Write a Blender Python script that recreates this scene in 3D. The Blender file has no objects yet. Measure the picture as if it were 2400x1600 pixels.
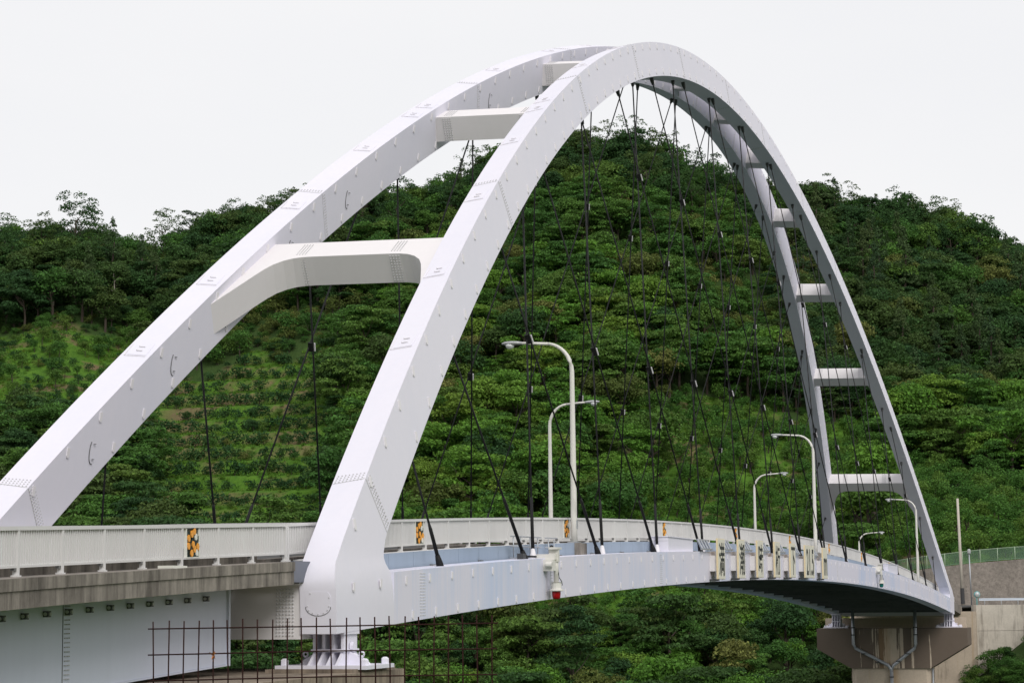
import bpy, bmesh, math, random
import numpy as np
from mathutils import Vector, Matrix, Euler

# ------------------------------------------------------------------ camera, sky, sun, exposure
sc = bpy.context.scene
CAM = Vector((-48.0755, -19.0363, 0.1017)); YAW, PITCH, ROLL, FPX = 0.295556, 0.122025, -0.010155, 4928.32
fwd = Vector((math.cos(PITCH)*math.cos(YAW), math.cos(PITCH)*math.sin(YAW), math.sin(PITCH)))
r0 = Vector((math.sin(YAW), -math.cos(YAW), 0)); u0 = r0.cross(fwd)
rgt = r0*math.cos(ROLL)+u0*math.sin(ROLL); upv = -r0*math.sin(ROLL)+u0*math.cos(ROLL)
cd = bpy.data.cameras.new("camera"); cam = bpy.data.objects.new("camera", cd)
sc.collection.objects.link(cam); sc.camera = cam
cam.matrix_world = Matrix(((rgt.x, upv.x, -fwd.x, CAM.x), (rgt.y, upv.y, -fwd.y, CAM.y), (rgt.z, upv.z, -fwd.z, CAM.z), (0, 0, 0, 1)))
cd.sensor_fit = 'HORIZONTAL'; cd.sensor_width = 36; cd.lens = FPX*36/2400; cd.clip_start = 0.5; cd.clip_end = 8000

SUN_EL, SUN_AZ = math.radians(38), math.radians(-143)      # azimuth of the sun, measured from +X towards +Y
world = bpy.data.worlds.new("World"); sc.world = world; world.use_nodes = True
wn = world.node_tree.nodes; wl = world.node_tree.links; wn.clear()
wo = wn.new('ShaderNodeOutputWorld'); bg = wn.new('ShaderNodeBackground'); mx = wn.new('ShaderNodeMixRGB')
sky = wn.new('ShaderNodeTexSky'); sky.sky_type = 'NISHITA'; sky.sun_disc = False
sky.sun_elevation = SUN_EL; sky.sun_rotation = math.pi/2 - SUN_AZ; sky.dust_density = 3.0
mx.inputs['Fac'].default_value = 0.93                       # overcast: a closed white cloud layer veils the blue
ctc = wn.new('ShaderNodeTexCoord'); cmp_ = wn.new('ShaderNodeMapping'); cmp_.inputs['Scale'].default_value = (1, 1, 3.0); cno = wn.new('ShaderNodeTexNoise'); cno.inputs['Scale'].default_value = 2.2; cno.inputs['Detail'].default_value = 5
crp = wn.new('ShaderNodeValToRGB'); crp.color_ramp.elements[0].position = .3; crp.color_ramp.elements[0].color = (.80, .80, .815, 1); crp.color_ramp.elements[1].position = .7; crp.color_ramp.elements[1].color = (.858, .848, .846, 1)
csc = wn.new('ShaderNodeMixRGB'); csc.blend_type = 'MULTIPLY'; csc.inputs[0].default_value = 1; csc.inputs[2].default_value = (10, 10, 10, 1)
wl.new(ctc.outputs['Generated'], cmp_.inputs[0]); wl.new(cmp_.outputs[0], cno.inputs['Vector']); wl.new(cno.outputs['Fac'], crp.inputs[0]); wl.new(crp.outputs[0], csc.inputs[1]); wl.new(csc.outputs[0], mx.inputs['Color2'])
wl.new(sky.outputs['Color'], mx.inputs['Color1']); wl.new(mx.outputs['Color'], bg.inputs['Color'])
bg.inputs['Strength'].default_value = 0.1
wl.new(bg.outputs['Background'], wo.inputs['Surface'])
sd = bpy.data.lights.new("sun", 'SUN'); sun = bpy.data.objects.new("sun", sd); sc.collection.objects.link(sun)
sd.energy = 1.5; sd.angle = math.radians(25); sd.color = (1.0, 0.97, 0.93)
sdir = Vector((math.cos(SUN_EL)*math.cos(SUN_AZ), math.cos(SUN_EL)*math.sin(SUN_AZ), math.sin(SUN_EL)))
sun.rotation_euler = sdir.to_track_quat('Z', 'Y').to_euler(); sun.location = (0, 0, 120)
vs = sc.view_settings; vs.view_transform = 'Standard'; vs.look = 'None'; vs.exposure = 0.2; vs.gamma = 1.0; vs.use_curve_mapping = False

rng = random.Random(7); nr = np.random.RandomState(11)
COL = sc.collection; WL = {}

# ------------------------------------------------------------------ helpers
class MB:
    def __init__(s): s.v = []; s.f = []
    def add(s, vs_, fs):
        n = len(s.v); s.v += [tuple(p) for p in vs_]; s.f += [tuple(i+n for i in f) for f in fs]; return s
    def hexa(s, p):      # 8 points: bottom 4 (ccw), top 4
        return s.add(p, [(3, 2, 1, 0), (4, 5, 6, 7), (0, 1, 5, 4), (1, 2, 6, 5), (2, 3, 7, 6), (3, 0, 4, 7)])
    def box(s, x0, x1, y0, y1, z0, z1):
        return s.hexa([(x0, y0, z0), (x1, y0, z0), (x1, y1, z0), (x0, y1, z0), (x0, y0, z1), (x1, y0, z1), (x1, y1, z1), (x0, y1, z1)])
    def sweep(s, rings, cap=True):
        n = len(rings[0]); b = len(s.v)
        for r in rings: s.v += [tuple(p) for p in r]
        for i in range(len(rings)-1):
            for j in range(n):
                k = (j+1) % n; s.f.append((b+i*n+j, b+i*n+k, b+(i+1)*n+k, b+(i+1)*n+j))
        if cap:
            s.f.append(tuple(b+j for j in reversed(range(n)))); e = b+(len(rings)-1)*n; s.f.append(tuple(e+j for j in range(n)))
        return s
    def tube(s, pts, rad, n=8, cap=True):
        pts = [Vector(p) for p in pts]; rings = []
        rad = rad if isinstance(rad, (list, tuple)) else [rad]*len(pts)
        for i, p in enumerate(pts):
            d = (pts[min(i+1, len(pts)-1)]-pts[max(i-1, 0)]).normalized()
            a = d.cross(Vector((0, 0, 1)) if abs(d.z) < .95 else Vector((1, 0, 0))).normalized(); b = d.cross(a)
            rings.append([p+(a*math.cos(t)+b*math.sin(t))*rad[i] for t in [2*math.pi*k/n for k in range(n)]])
        return s.sweep(rings, cap)
    def bar(s, p, q, w, h, up=Vector((0, 0, 1))):
        p, q = Vector(p), Vector(q); d = (q-p).normalized(); a = d.cross(up).normalized()*w/2; b = a.cross(d).normalized()*h/2
        return s.hexa([p-a-b, p+a-b, q+a-b, q-a-b, p-a+b, p+a+b, q+a+b, q-a+b])
    def lathe(s, prof, c, n=14, axis=Vector((0, 0, 1))):
        c = Vector(c); ax = axis.normalized(); a = ax.cross(Vector((1, 0, 0)) if abs(ax.x) < .9 else Vector((0, 1, 0))).normalized(); b = ax.cross(a)
        return s.sweep([[c+ax*h+(a*math.cos(t)+b*math.sin(t))*r for t in [2*math.pi*k/n for k in range(n)]] for r, h in prof])
    def mesh(s, name, off=(0, 0, 0)):
        me = bpy.data.meshes.new(name)
        me.from_pydata([(x-off[0], y-off[1], z-off[2]) for x, y, z in s.v], [], s.f)
        bm = bmesh.new(); bm.from_mesh(me); bmesh.ops.recalc_face_normals(bm, faces=bm.faces); bm.to_mesh(me); bm.free()
        me.update(); return me

def link(o, parent=None, loc=None):
    COL.objects.link(o)
    if parent is not None: o.parent = parent
    return o
def tag(o, label=None, cat=None, group=None, kind=None):
    if label: o['label'] = label
    if cat: o['category'] = cat
    if group: o['group'] = group
    if kind: o['kind'] = kind
    return o
def empty(name, loc, label=None, cat=None, group=None):
    o = bpy.data.objects.new(name, None); o.empty_display_size = .3; o.location = loc; link(o); WL[o.name] = Vector(loc); return tag(o, label, cat, group)
def wloc(o):
    v = Vector((0, 0, 0))
    while o is not None: v += Vector(o.location); o = o.parent
    return v
def obj(name, mb, mat, parent=None, smooth=False, kind=None, label=None, cat=None, group=None):
    "mesh in world coordinates; the object's origin sits at the parent's origin (or at the mesh's base centre when top-level)"
    if parent is not None: off = wloc(parent)
    else:
        a = np.array(mb.v); off = Vector((a[:, 0].mean(), a[:, 1].mean(), a[:, 2].min()))
    me = mb.mesh(name, off); me.materials.append(mat)
    if smooth: me.polygons.foreach_set('use_smooth', [True]*len(me.polygons))
    o = bpy.data.objects.new(name, me); link(o, parent)
    if parent is None: o.location = off
    return tag(o, label, cat, group, kind)
def inst(name, me, parent, loc, rot=None, scale=None):
    o = bpy.data.objects.new(name, me); link(o, parent)
    m = Matrix.Translation(Vector(loc)-(wloc(parent) if parent else Vector((0, 0, 0))))
    if rot is not None: m = m @ rot.to_4x4()
    o.matrix_basis = m
    if scale: o.scale = scale
    return o

# ------------------------------------------------------------------ materials
def rgb(h): return (*h, 1)
class NT:
    def __init__(s, name, rough=.5, metal=0.0, spec=.4):
        s.m = bpy.data.materials.new(name); s.m.use_nodes = True; s.t = s.m.node_tree; s.n = s.t.nodes; s.n.clear()
        s.out = s.n.new('ShaderNodeOutputMaterial'); s.b = s.n.new('ShaderNodeBsdfPrincipled'); s.l(s.b.outputs[0], s.out.inputs[0])
        s.b.inputs['Roughness'].default_value = rough; s.b.inputs['Metallic'].default_value = metal; s.b.inputs['Specular IOR Level'].default_value = spec
        s.co = None
    def l(s, a, b): s.t.links.new(a, b)
    def coord(s, scale=(1, 1, 1), which='Object'):
        tc = s.n.new('ShaderNodeTexCoord'); mp = s.n.new('ShaderNodeMapping'); s.l(tc.outputs[which], mp.inputs[0]); mp.inputs['Scale'].default_value = scale; return mp.outputs[0]
    def pos(s, scale=(1, 1, 1)):
        g = s.n.new('ShaderNodeNewGeometry'); mp = s.n.new('ShaderNodeMapping'); s.l(g.outputs['Position'], mp.inputs[0]); mp.inputs['Scale'].default_value = scale; return mp.outputs[0]
    def noise(s, vec, scale=1, detail=4, rough=.6):
        n = s.n.new('ShaderNodeTexNoise'); s.l(vec, n.inputs['Vector']); n.inputs['Scale'].default_value = scale; n.inputs['Detail'].default_value = detail; n.inputs['Roughness'].default_value = rough; return n.outputs['Fac']
    def ramp(s, f, stops):
        r = s.n.new('ShaderNodeValToRGB'); s.l(f, r.inputs[0]); e = r.color_ramp.elements
        while len(e) < len(stops): e.new(.5)
        for i, (p, c) in enumerate(stops): e[i].position = p; e[i].color = rgb(c) if not isinstance(c, (int, float)) else (c, c, c, 1)
        return r.outputs[0]
    def mix(s, f, a, b, mode='MIX'):
        m = s.n.new('ShaderNodeMixRGB'); m.blend_type = mode
        for i, x in zip((0, 1, 2), (f, a, b)):
            if isinstance(x, (int, float)): m.inputs[i].default_value = x if i == 0 else (x, x, x, 1)
            elif isinstance(x, tuple): m.inputs[i].default_value = rgb(x)
            else: s.l(x, m.inputs[i])
        return m.outputs[0]
    def math(s, op, a, b=0.0):
        m = s.n.new('ShaderNodeMath'); m.operation = op
        for i, x in enumerate((a, b)):
            if isinstance(x, (int, float)): m.inputs[i].default_value = x
            else: s.l(x, m.inputs[i])
        return m.outputs[0]
    def col(s, c):
        if isinstance(c, tuple): s.b.inputs['Base Color'].default_value = rgb(c)
        else: s.l(c, s.b.inputs['Base Color'])
        return s
    def bump(s, h, strength=.3, dist=.05):
        b = s.n.new('ShaderNodeBump'); s.l(h, b.inputs['Height']); b.inputs['Strength'].default_value = strength; b.inputs['Distance'].default_value = dist; s.l(b.outputs[0], s.b.inputs['Normal']); return s

def paint(name, base, fade, streak=.5, rough=.42, th=(.42, .66)):
    t = NT(name, rough, spec=.22)
    big = t.noise(t.pos((.12, .3, .12)), 1, 3); st = t.noise(t.pos((2.2, 2.2, .12)), 1, 5, .7); fine = t.noise(t.pos((1, 1, 1)), 6, 4)
    f = t.ramp(t.math('ADD', t.math('MULTIPLY', big, .65), t.math('MULTIPLY', st, .35)), [(th[0], 0.0), (th[1], streak)])
    c = t.mix(f, base, fade); c = t.mix(t.ramp(fine, [(.3, .0), (.8, .12)]), c, tuple(x*.8 for x in base))
    t.col(c); return t.m
M = {}
M['white'] = paint('white_paint', (.755, .735, .815), (.67, .675, .78), .5, .55)
M['tie'] = paint('tie_girder_paint', (.735, .715, .815), (.50, .60, .82), .9, .55, (.47, .66))
M['strut'] = paint('strut_paint', (.765, .735, .745), (.705, .68, .695), .4, .55)
M['rail'] = paint('railing_paint', (.68, .67, .665), (.57, .56, .555), .6, .5)
M['bluepanel'] = paint('pale_blue_panel', (.33, .40, .50), (.25, .30, .37), .7, .6)
M['approach'] = paint('approach_girder_paint', (.62, .65, .76), (.54, .57, .67), .6, .5)
M['bolt'] = NT('bolt_paint', .6).col((.56, .555, .57)).m
M['lug'] = NT('lug_paint', .6).col((.76, .735, .765)).m
M['line'] = NT('hatch_seam', .6).col((.16, .16, .17)).m
M['galv'] = NT('galvanised_steel', .45, .6).col((.42, .44, .47)).m
M['jointsteel'] = NT('joint_cover_steel', .4, .4).col((.15, .165, .20)).m
M['dark'] = NT('dark_steel', .6).col((.05, .05, .052)).m
M['cable'] = NT('black_cable_sheath', .6, spec=.2).col((.012, .012, .013)).m
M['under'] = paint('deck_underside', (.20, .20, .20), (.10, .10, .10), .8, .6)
M['lampmetal'] = NT('lamp_pole_paint', .4).col((.72, .70, .66)).m
M['lamphead'] = NT('lamp_housing', .4, .3).col((.45, .46, .47)).m
M['cream'] = NT('cream_board_edge', .5).col((.80, .66, .42)).m
M['board'] = NT('cream_board_face', .5).col((.74, .71, .60)).m
M['black'] = NT('black_lettering', .5).col((.015, .017, .016)).m
M['red'] = NT('red_lens', .15).col((.35, .006, .012)).m
M['green'] = NT('green_lens', .15).col((.01, .16, .14)).m
M['rust'] = NT('rusty_rebar', .85, spec=.1).col((.032, .013, .012)).m
M['orange'] = (lambda t: t.col(t.mix(t.noise(t.coord(), 20, 2), (.78, .30, .03), (.85, .42, .07))).m)(NT('orange_petal', .5))
M['darkgreen'] = NT('panel_green', .5).col((.015, .035, .03)).m
M['palepaint'] = NT('white_petal', .5).col((.72, .72, .66)).m
M['glass'] = NT('lamp_glass', .1).col((.75, .77, .78)).m
M['dry'] = NT('dry_leaf', .8).col((.45, .15, .04)).m
M['asphalt'] = (lambda t: t.col(t.mix(t.noise(t.pos(), 3), (.045, .045, .045), (.065, .065, .063))).m)(NT('asphalt', .85))
M['bracketgrey'] = NT('bracket_grey', .7).col((.11, .11, .12)).m
M['guard'] = NT('guardrail_steel', .5, .3).col((.50, .55, .62)).m
M['teal'] = NT('teal_paint', .4).col((.10, .34, .34)).m
M['greenfence'] = NT('green_fence_coat', .5).col((.16, .27, .18)).m
M['palegreen'] = NT('pale_green_post', .5).col((.38, .48, .34)).m
M['bark'] = (lambda t: t.col(t.mix(t.noise(t.coord((1, 1, .3)), 8), (.035, .026, .019), (.075, .058, .045))).m)(NT('bark', .9))
M['deadwood'] = NT('dead_wood', .9).col((.38, .34, .29)).m

def concrete(name, a, b, stain, lo=.48, hi=.62, sc_=1.0, rust=None):
    t = NT(name, .85, spec=.25)
    n1 = t.noise(t.pos((1, 1, 1)), 1.3*sc_, 6, .65); st = t.math('ADD', t.math('MULTIPLY', t.noise(t.pos((2.4*sc_, 2.4*sc_, .2*sc_)), 1, 8, .75), .72), t.math('MULTIPLY', t.noise(t.pos(), .7*sc_, 5, .7), .28)); sp = t.noise(t.pos((1, 1, 1)), 14*sc_, 4)
    c = t.mix(t.ramp(n1, [(.35, 0.0), (.7, 1.0)]), a, b)
    c = t.mix(t.ramp(st, [(lo, 0.0), (hi, .8)]), c, stain)
    if rust: c = t.mix(t.ramp(t.noise(t.pos((1.1, 1.1, .06)), 1.0, 4), [(.58, 0.0), (.7, .6)]), c, rust)
    c = t.mix(t.ramp(sp, [(.4, 0.0), (.75, .3)]), c, tuple(x*.55 for x in a))
    t.col(c).bump(sp, .3, .02); return t.m
M['conc'] = concrete('weathered_concrete', (.35, .315, .275), (.24, .215, .19), (.055, .047, .041), .42, .60)
M['pierconc'] = concrete('pier_concrete', (.56, .47, .37), (.48, .40, .32), (.10, .08, .065), .55, .70, .5, (.42, .27, .14))
M['capconc'] = concrete('near_pier_concrete', (.33, .27, .21), (.22, .18, .14), (.07, .055, .045), .45, .62)
M['wallconc'] = concrete('abutment_concrete', (.58, .53, .46), (.47, .43, .37), (.14, .12, .10), .5, .64, .45)
def hammer():
    t = NT('stained_hammerhead_concrete', .85, spec=.2)
    n1 = t.noise(t.pos(), .9, 6, .65); st = t.noise(t.pos((1, 2.2, .10)), 1, 6, .65); sp = t.noise(t.pos(), 9, 4)
    c = t.mix(t.ramp(n1, [(.35, 0.0), (.7, 1.0)]), (.58, .48, .38), (.50, .42, .33))
    g = t.n.new('ShaderNodeNewGeometry'); sx = t.n.new('ShaderNodeSeparateXYZ'); t.l(g.outputs['Position'], sx.inputs[0])
    dist = t.math('ABSOLUTE', t.math('SUBTRACT', sx.outputs['Y'], 6.3))     # rain runs off the overhanging ends of the cap
    m_ = t.math('ADD', t.math('MULTIPLY', dist, .10), t.math('MULTIPLY', st, 1.9))
    c = t.mix(t.ramp(m_, [(.98, 0.0), (1.34, .85)]), c, (.085, .062, .05))
    mid = t.math('SUBTRACT', t.math('MULTIPLY', st, 1.0), t.math('MULTIPLY', dist, .22))
    c = t.mix(t.ramp(mid, [(.30, 0.0), (.5, .5)]), c, (.36, .22, .11)); t.col(c).bump(sp, .3, .03); return t.m
M['hammerhead'] = hammer()
t = NT('sprayed_concrete', .95, spec=.15)
n = t.noise(t.pos(), 2.2, 8, .75); n2 = t.noise(t.pos(), .25, 3)
t.col(t.mix(t.ramp(n2, [(.4, 0.0), (.65, 1.0)]), t.ramp(n, [(.3, (.17, .15, .13)), (.7, (.34, .30, .265))]), t.ramp(n, [(.3, (.14, .125, .11)), (.7, (.27, .24, .21))]))).bump(n, .8, .15); M['shotcrete'] = t.m

def leafmat(name, c1, c2, c3, trans=.28, rough=.5):
    t = NT(name, rough+.15, spec=.12)
    oi = t.n.new('ShaderNodeObjectInfo'); g = t.n.new('ShaderNodeNewGeometry')
    tree = t.ramp(oi.outputs['Random'], [(0.0, c1), (.5, c2), (1.0, c3)])
    leaf = t.ramp(g.outputs['Random Per Island'], [(0.0, .62), (.65, 1.0), (1.0, 1.6)])
    c = t.mix(1.0, tree, leaf, 'MULTIPLY'); t.col(c)
    tr = t.n.new('ShaderNodeBsdfTranslucent'); ms = t.n.new('ShaderNodeMixShader'); ms.inputs[0].default_value = trans
    hs = t.n.new('ShaderNodeHueSaturation'); hs.inputs['Value'].default_value = 1.3; hs.inputs['Hue'].default_value = .485; t.l(c, hs.inputs['Color']); t.l(hs.outputs[0], tr.inputs[0])
    t.l(t.b.outputs[0], ms.inputs[1]); t.l(tr.outputs[0], ms.inputs[2]); t.l(ms.outputs[0], t.out.inputs[0]); return t.m
M['leaf_dark'] = leafmat('dark_foliage', (.032, .080, .028), (.043, .100, .027), (.070, .110, .029))
M['leaf_mid'] = leafmat('mid_foliage', (.050, .128, .028), (.068, .160, .030), (.104, .170, .034))
M['leaf_fresh'] = leafmat('fresh_foliage', (.076, .186, .028), (.102, .222, .031), (.146, .232, .036))
M['leaf_olive'] = leafmat('olive_foliage', (.085, .120, .030), (.115, .145, .036), (.150, .165, .046))
M['leaf_citrus'] = leafmat('citrus_foliage', (.050, .135, .026), (.070, .168, .030), (.105, .190, .034), .25, .45)
M['leaf_bush'] = leafmat('orchard_bush_foliage', (.024, .070, .022), (.032, .085, .026), (.044, .100, .028), .2)
M['leaf_pine'] = leafmat('needle_foliage', (.038, .076, .032), (.052, .094, .034), (.070, .104, .036), .15)
M['grass'] = leafmat('grass_blades', (.078, .185, .024), (.105, .225, .030), (.150, .220, .040), .35)

# ------------------------------------------------------------------ terrain
def vnoise(x, y, seed=0):
    x = np.asarray(x, float); y = np.asarray(y, float)
    xi = np.floor(x).astype(np.int64); yi = np.floor(y).astype(np.int64); fx = x-xi; fy = y-yi; fx = fx*fx*(3-2*fx); fy = fy*fy*(3-2*fy)
    def h(a, b):
        n = (a*374761393+b*668265263+seed*1442695041) & 0x7fffffff; n = ((n ^ (n >> 13))*1274126177) & 0x7fffffff; return ((n ^ (n >> 16)) & 0xffff)/65535.0
    return (h(xi, yi)*(1-fx)+h(xi+1, yi)*fx)*(1-fy)+(h(xi, yi+1)*(1-fx)+h(xi+1, yi+1)*fx)*fy
def sstep(x, a, b): t = np.clip((np.asarray(x, float)-a)/(b-a), 0, 1); return t*t*(3-2*t)
# D = metres away from the viewpoint's bank, R = metres sideways; hill slopes are laid out in these two axes
F2 = Vector((math.cos(YAW), math.sin(YAW))); R2 = Vector((math.sin(YAW), -math.cos(YAW)))
def w2(D, R): return CAM.x+D*F2.x+R*R2.x, CAM.y+D*F2.y+R*R2.y
def DR(x, y): return (x-CAM.x)*F2.x+(y-CAM.y)*F2.y, (x-CAM.x)*R2.x+(y-CAM.y)*R2.y
YR_A = (np.array([-1500, -600, 0, 150, 330, 450, 700, 900, 1050, 1200, 1370, 1500, 1700, 1900, 2150, 2300, 2400, 2800, 3300, 4200])-1200)/4928
YR_Y = np.array([800, 640, 600, 585, 640, 590, 530, 505, 480, 430, 400, 405, 460, 530, 565, 615, 655, 760, 900, 1050])
def terrace_mask(D, R):
    a = R/np.maximum(D, 1)
    return sstep(a, -.175, -.16)*(1-sstep(a, -.10, -.088))*sstep(D, 282, 288)*(1-sstep(D, 374, 384))
def ground(D, R):
    D = np.asarray(D, float); R = np.asarray(R, float)
    a = R/np.maximum(D, 60)
    yb = np.interp(D, [205, 240, 268, 300, 350, 400, 445], [1885, 1600, 1400, 1210, 900, 600, 400])
    k = (1600-np.interp(a, YR_A, YR_Y))/1200
    y = np.where(yb < 1600, 1600-(1600-yb)*k, yb)
    z = .1+(1404-y)*D/4928
    tm = terrace_mask(D, R); nk = sstep(D, 225, 260)*(1-.93*tm)
    z = z+(vnoise(D/17, R/17, 3)-.5)*4.0*nk+(vnoise(D/5, R/5, 5)-.5)*1.0*nk
    zr = .1+(1404-(1600-1200*k))*445/4928
    z = np.where(D > 445, np.maximum(zr-(D-445)*.32, -10), z)
    # stepped orchard terraces
    hs = 2.8; zz = z+(vnoise(D/40, R/26, 9)-.5)*1.2; q = np.floor(zz/hs); f = zz/hs-q
    z = z*(1-tm)+tm*(hs*(q+.25*f+.75*sstep(f, .72, .95)))
    # road bench and cut slope on the far bank
    m = sstep(R, 42, 47)
    bench = np.where(D < 251, np.minimum(z, -1.15), np.where(D < 340, np.maximum(z, 2.9+.22*(D-251)), z))
    front = np.clip(-8.2+(R-48)*.75, -30, -2.4)-np.maximum(218-D, 0)*.45
    bench = np.where(D < 221.5, front, bench)
    z = z*(1-m)+bench*m
    # near bank, unseen hill behind camera added to block low sky, then the strait
    near = np.interp(D, [-2500, -330, -130, -45, 5, 12, 25, 34, 46, 75, 90], [70, 85, 34, 1.0, -1.62, -1.9, -2.5, -3.4, -7, -21, -24])+(vnoise(D/3, R/3, 2)-.5)*.25
    z = np.where(D < 150, near, np.where(D < 205, np.where(m > .01, np.maximum(z*m+(-24)*(1-m), -24), np.interp(D, [150, 195, 205], [-24, -24, -20])), z))
    return z
xsD = np.concatenate([np.linspace(-2500, -60, 14), np.arange(-50, 100, 4.), np.arange(104, 200, 12.), np.arange(200, 280, 2.), np.arange(280, 386, .6), np.arange(387, 470, 2.5), np.linspace(480, 700, 18), np.linspace(800, 3500, 10)])
xsR = np.concatenate([np.linspace(-2500, -190, 16), np.arange(-180, 181, 2.4), np.linspace(190, 2500, 16)])
GD, GR = np.meshgrid(xsD, xsR, indexing='ij'); GZ = ground(GD, GR); GX, GY = w2(GD, GR)
nD, nR = GD.shape
idx = np.arange(nD*nR).reshape(nD, nR)
quads = np.stack([idx[:-1, :-1], idx[:-1, 1:], idx[1:, 1:], idx[1:, :-1]], -1).reshape(-1, 4)
me = bpy.data.meshes.new('terrain'); me.from_pydata(np.stack([GX, GY, GZ], -1).reshape(-1, 3).tolist(), [], quads.tolist())
bm_ = bmesh.new(); bm_.from_mesh(me); bmesh.ops.recalc_face_normals(bm_, faces=bm_.faces)
if sum(f.normal.z for f in list(bm_.faces)[:200]) < 0: bmesh.ops.reverse_faces(bm_, faces=bm_.faces)
bm_.to_mesh(me); bm_.free()
t = NT('hillside_soil_and_grass', .95, spec=.1)
n1 = t.noise(t.pos(), .09, 5); n2 = t.noise(t.pos(), .7, 6, .7); n3 = t.noise(t.pos((1, 1, 1)), .16, 4)
gcol = t.mix(t.ramp(n2, [(.35, 0.0), (.7, 1.0)]), (.050, .120, .016), (.100, .205, .024))
gcol = t.mix(t.ramp(n3, [(.56, 0.0), (.66, .85)]), gcol, t.mix(n2, (.13, .09, .055), (.20, .135, .08)))
va = t.n.new('ShaderNodeVertexColor'); va.layer_name = 'cover'
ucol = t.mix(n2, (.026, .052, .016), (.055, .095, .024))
sepc = t.n.new('ShaderNodeSeparateColor'); t.l(va.outputs['Color'], sepc.inputs[0]); gcol = t.mix(sepc.outputs[1], gcol, t.mix(n2, (.12, .085, .05), (.21, .15, .09)))
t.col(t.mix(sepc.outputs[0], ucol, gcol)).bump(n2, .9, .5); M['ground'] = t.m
me.materials.append(t.m); me.polygons.foreach_set('use_smooth', [True]*len(me.polygons))
terrain = bpy.data.objects.new('terrain', me); link(terrain); tag(terrain, 'green hillside and banks around the strait', None, None, 'structure')

def topx(X, Y, Z):
    d0, d1, d2 = X-CAM.x, Y-CAM.y, Z-CAM.z
    zf = d0*fwd.x+d1*fwd.y+d2*fwd.z
    return 1200+FPX*(d0*rgt.x+d1*rgt.y+d2*rgt.z)/zf, 800-FPX*(d0*upv.x+d1*upv.y+d2*upv.z)/zf
def orchard_open(D, R):
    "1 where the slope is cleared (grass with citrus or rows of bushes), by bearing and distance"
    a = R/np.maximum(D, 1); x = 1200+4928*a; nz = (vnoise(D/11, R/11, 21)-.5)*40; nzd = (vnoise(D/8, R/8, 22)-.5)*14
    t1 = (x > 368+nz*.5) & (x < 775+nz*.7) & (D > np.where(x < 450, 296, 283)+nzd*.3) & (D < 379+nzd)
    t2 = (x < 365+nz) & (D > 346+nzd) & (D < 402+nzd*.6)
    t3 = (x > 1500+nz*3) & (x < 2060+nz) & (D > 286) & (D < 345+nzd*2)
    t4 = (x > 1130+nz*2) & (x < 1930+nz) & (D > 253+nzd*.3) & (D < 286)
    t5 = (x > 2060+nz) & (x < 2600) & (D > 254) & (D < 316+nzd*2)
    return t1, t2, t3, t4, t5
def soil_mask(D, R):
    "bare brown earth: a worn path down the terraces, a dug patch, terrace risers"
    D = np.asarray(D, float); R = np.asarray(R, float); x = 1200+4928*R/np.maximum(D, 1)
    path = np.exp(-((x-(428+(vnoise(D/14, D*0, 61)-.5)*60))/13)**2)*(vnoise(D/5, R/5, 62) > .3)
    patch = (x < 150+(vnoise(D/6, R/6, 63)-.5)*60)*(D > 346)*(D < 359)*(vnoise(D/4, R/4, 64) > .35)
    zz_ = ground(D, R)/2.8; ff = zz_-np.floor(zz_); ris = terrace_mask(D, R)*((ff > .3) & (ff < .9))*(vnoise(D/6, R/6, 66) > .40)*.75
    oth = (vnoise(D/7, R/7, 67) > .80)*.8
    return np.clip(np.maximum.reduce([path, patch*1.0, ris, oth]), 0, 1)
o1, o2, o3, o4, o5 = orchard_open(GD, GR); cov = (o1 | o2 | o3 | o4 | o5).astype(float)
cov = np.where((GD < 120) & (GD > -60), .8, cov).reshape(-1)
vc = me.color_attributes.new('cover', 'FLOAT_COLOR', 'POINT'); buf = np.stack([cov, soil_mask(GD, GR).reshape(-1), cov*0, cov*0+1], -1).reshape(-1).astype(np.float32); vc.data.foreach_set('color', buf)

t = NT('strait_water', .08, spec=.5); t.col((.02, .045, .05)).bump(t.noise(t.pos((1, 1, 1)), .8, 4), .25, .2)
obj('water', MB().add([(-3000, -3000, -20), (3000, -3000, -20), (3000, 3000, -20), (-3000, 3000, -20)], [(0, 1, 2, 3)]), t.m, kind='structure', label='grey green water of the strait under the bridge')

# ------------------------------------------------------------------ the arch bridge
L = 160.0; SLOPE, CAMB, RISE, DA, DT, W, B, KQ = -.006536, 2.19743, 31.18898, 1.73297, 1.34745, 10.77357, .9389, .00925
TH = .146432; SN, CS = math.sin(TH), math.cos(TH)
def zt(X): return SLOPE*X+4*CAMB*X*(L-X)/L**2
def zts(X): return SLOPE+4*CAMB*(L-2*X)/L**2
def arch(X):
    u = X/L*2-1; s = 1-u*u
    return SLOPE*X+RISE*(s+KQ*s*u*u), SLOPE+RISE*(-2*u+KQ*(-2*u**3+2*u*(1-u*u)))*2/L
def rmap(X, s, q, far):
    "rib plane coordinates (along, up the inclined plane, across the box) to world"
    k = min(max(s, 0)/1.2, 1.0); a = TH*k; c_, s_ = math.cos(a), math.sin(a)
    if not far: return Vector((X, s*s_+q*c_, s*c_-q*s_))
    return Vector((X, W-s*s_+q*c_, s*c_+q*s_))
def sec(X, off): z, dz = arch(X); n = math.hypot(1, dz); return X-off*dz/n, z+off/n
bridge = empty('arch_bridge', (0, W/2, 0), 'white steel tied arch bridge with two leaning ribs and black crossed hanger cables', 'bridge')
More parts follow.
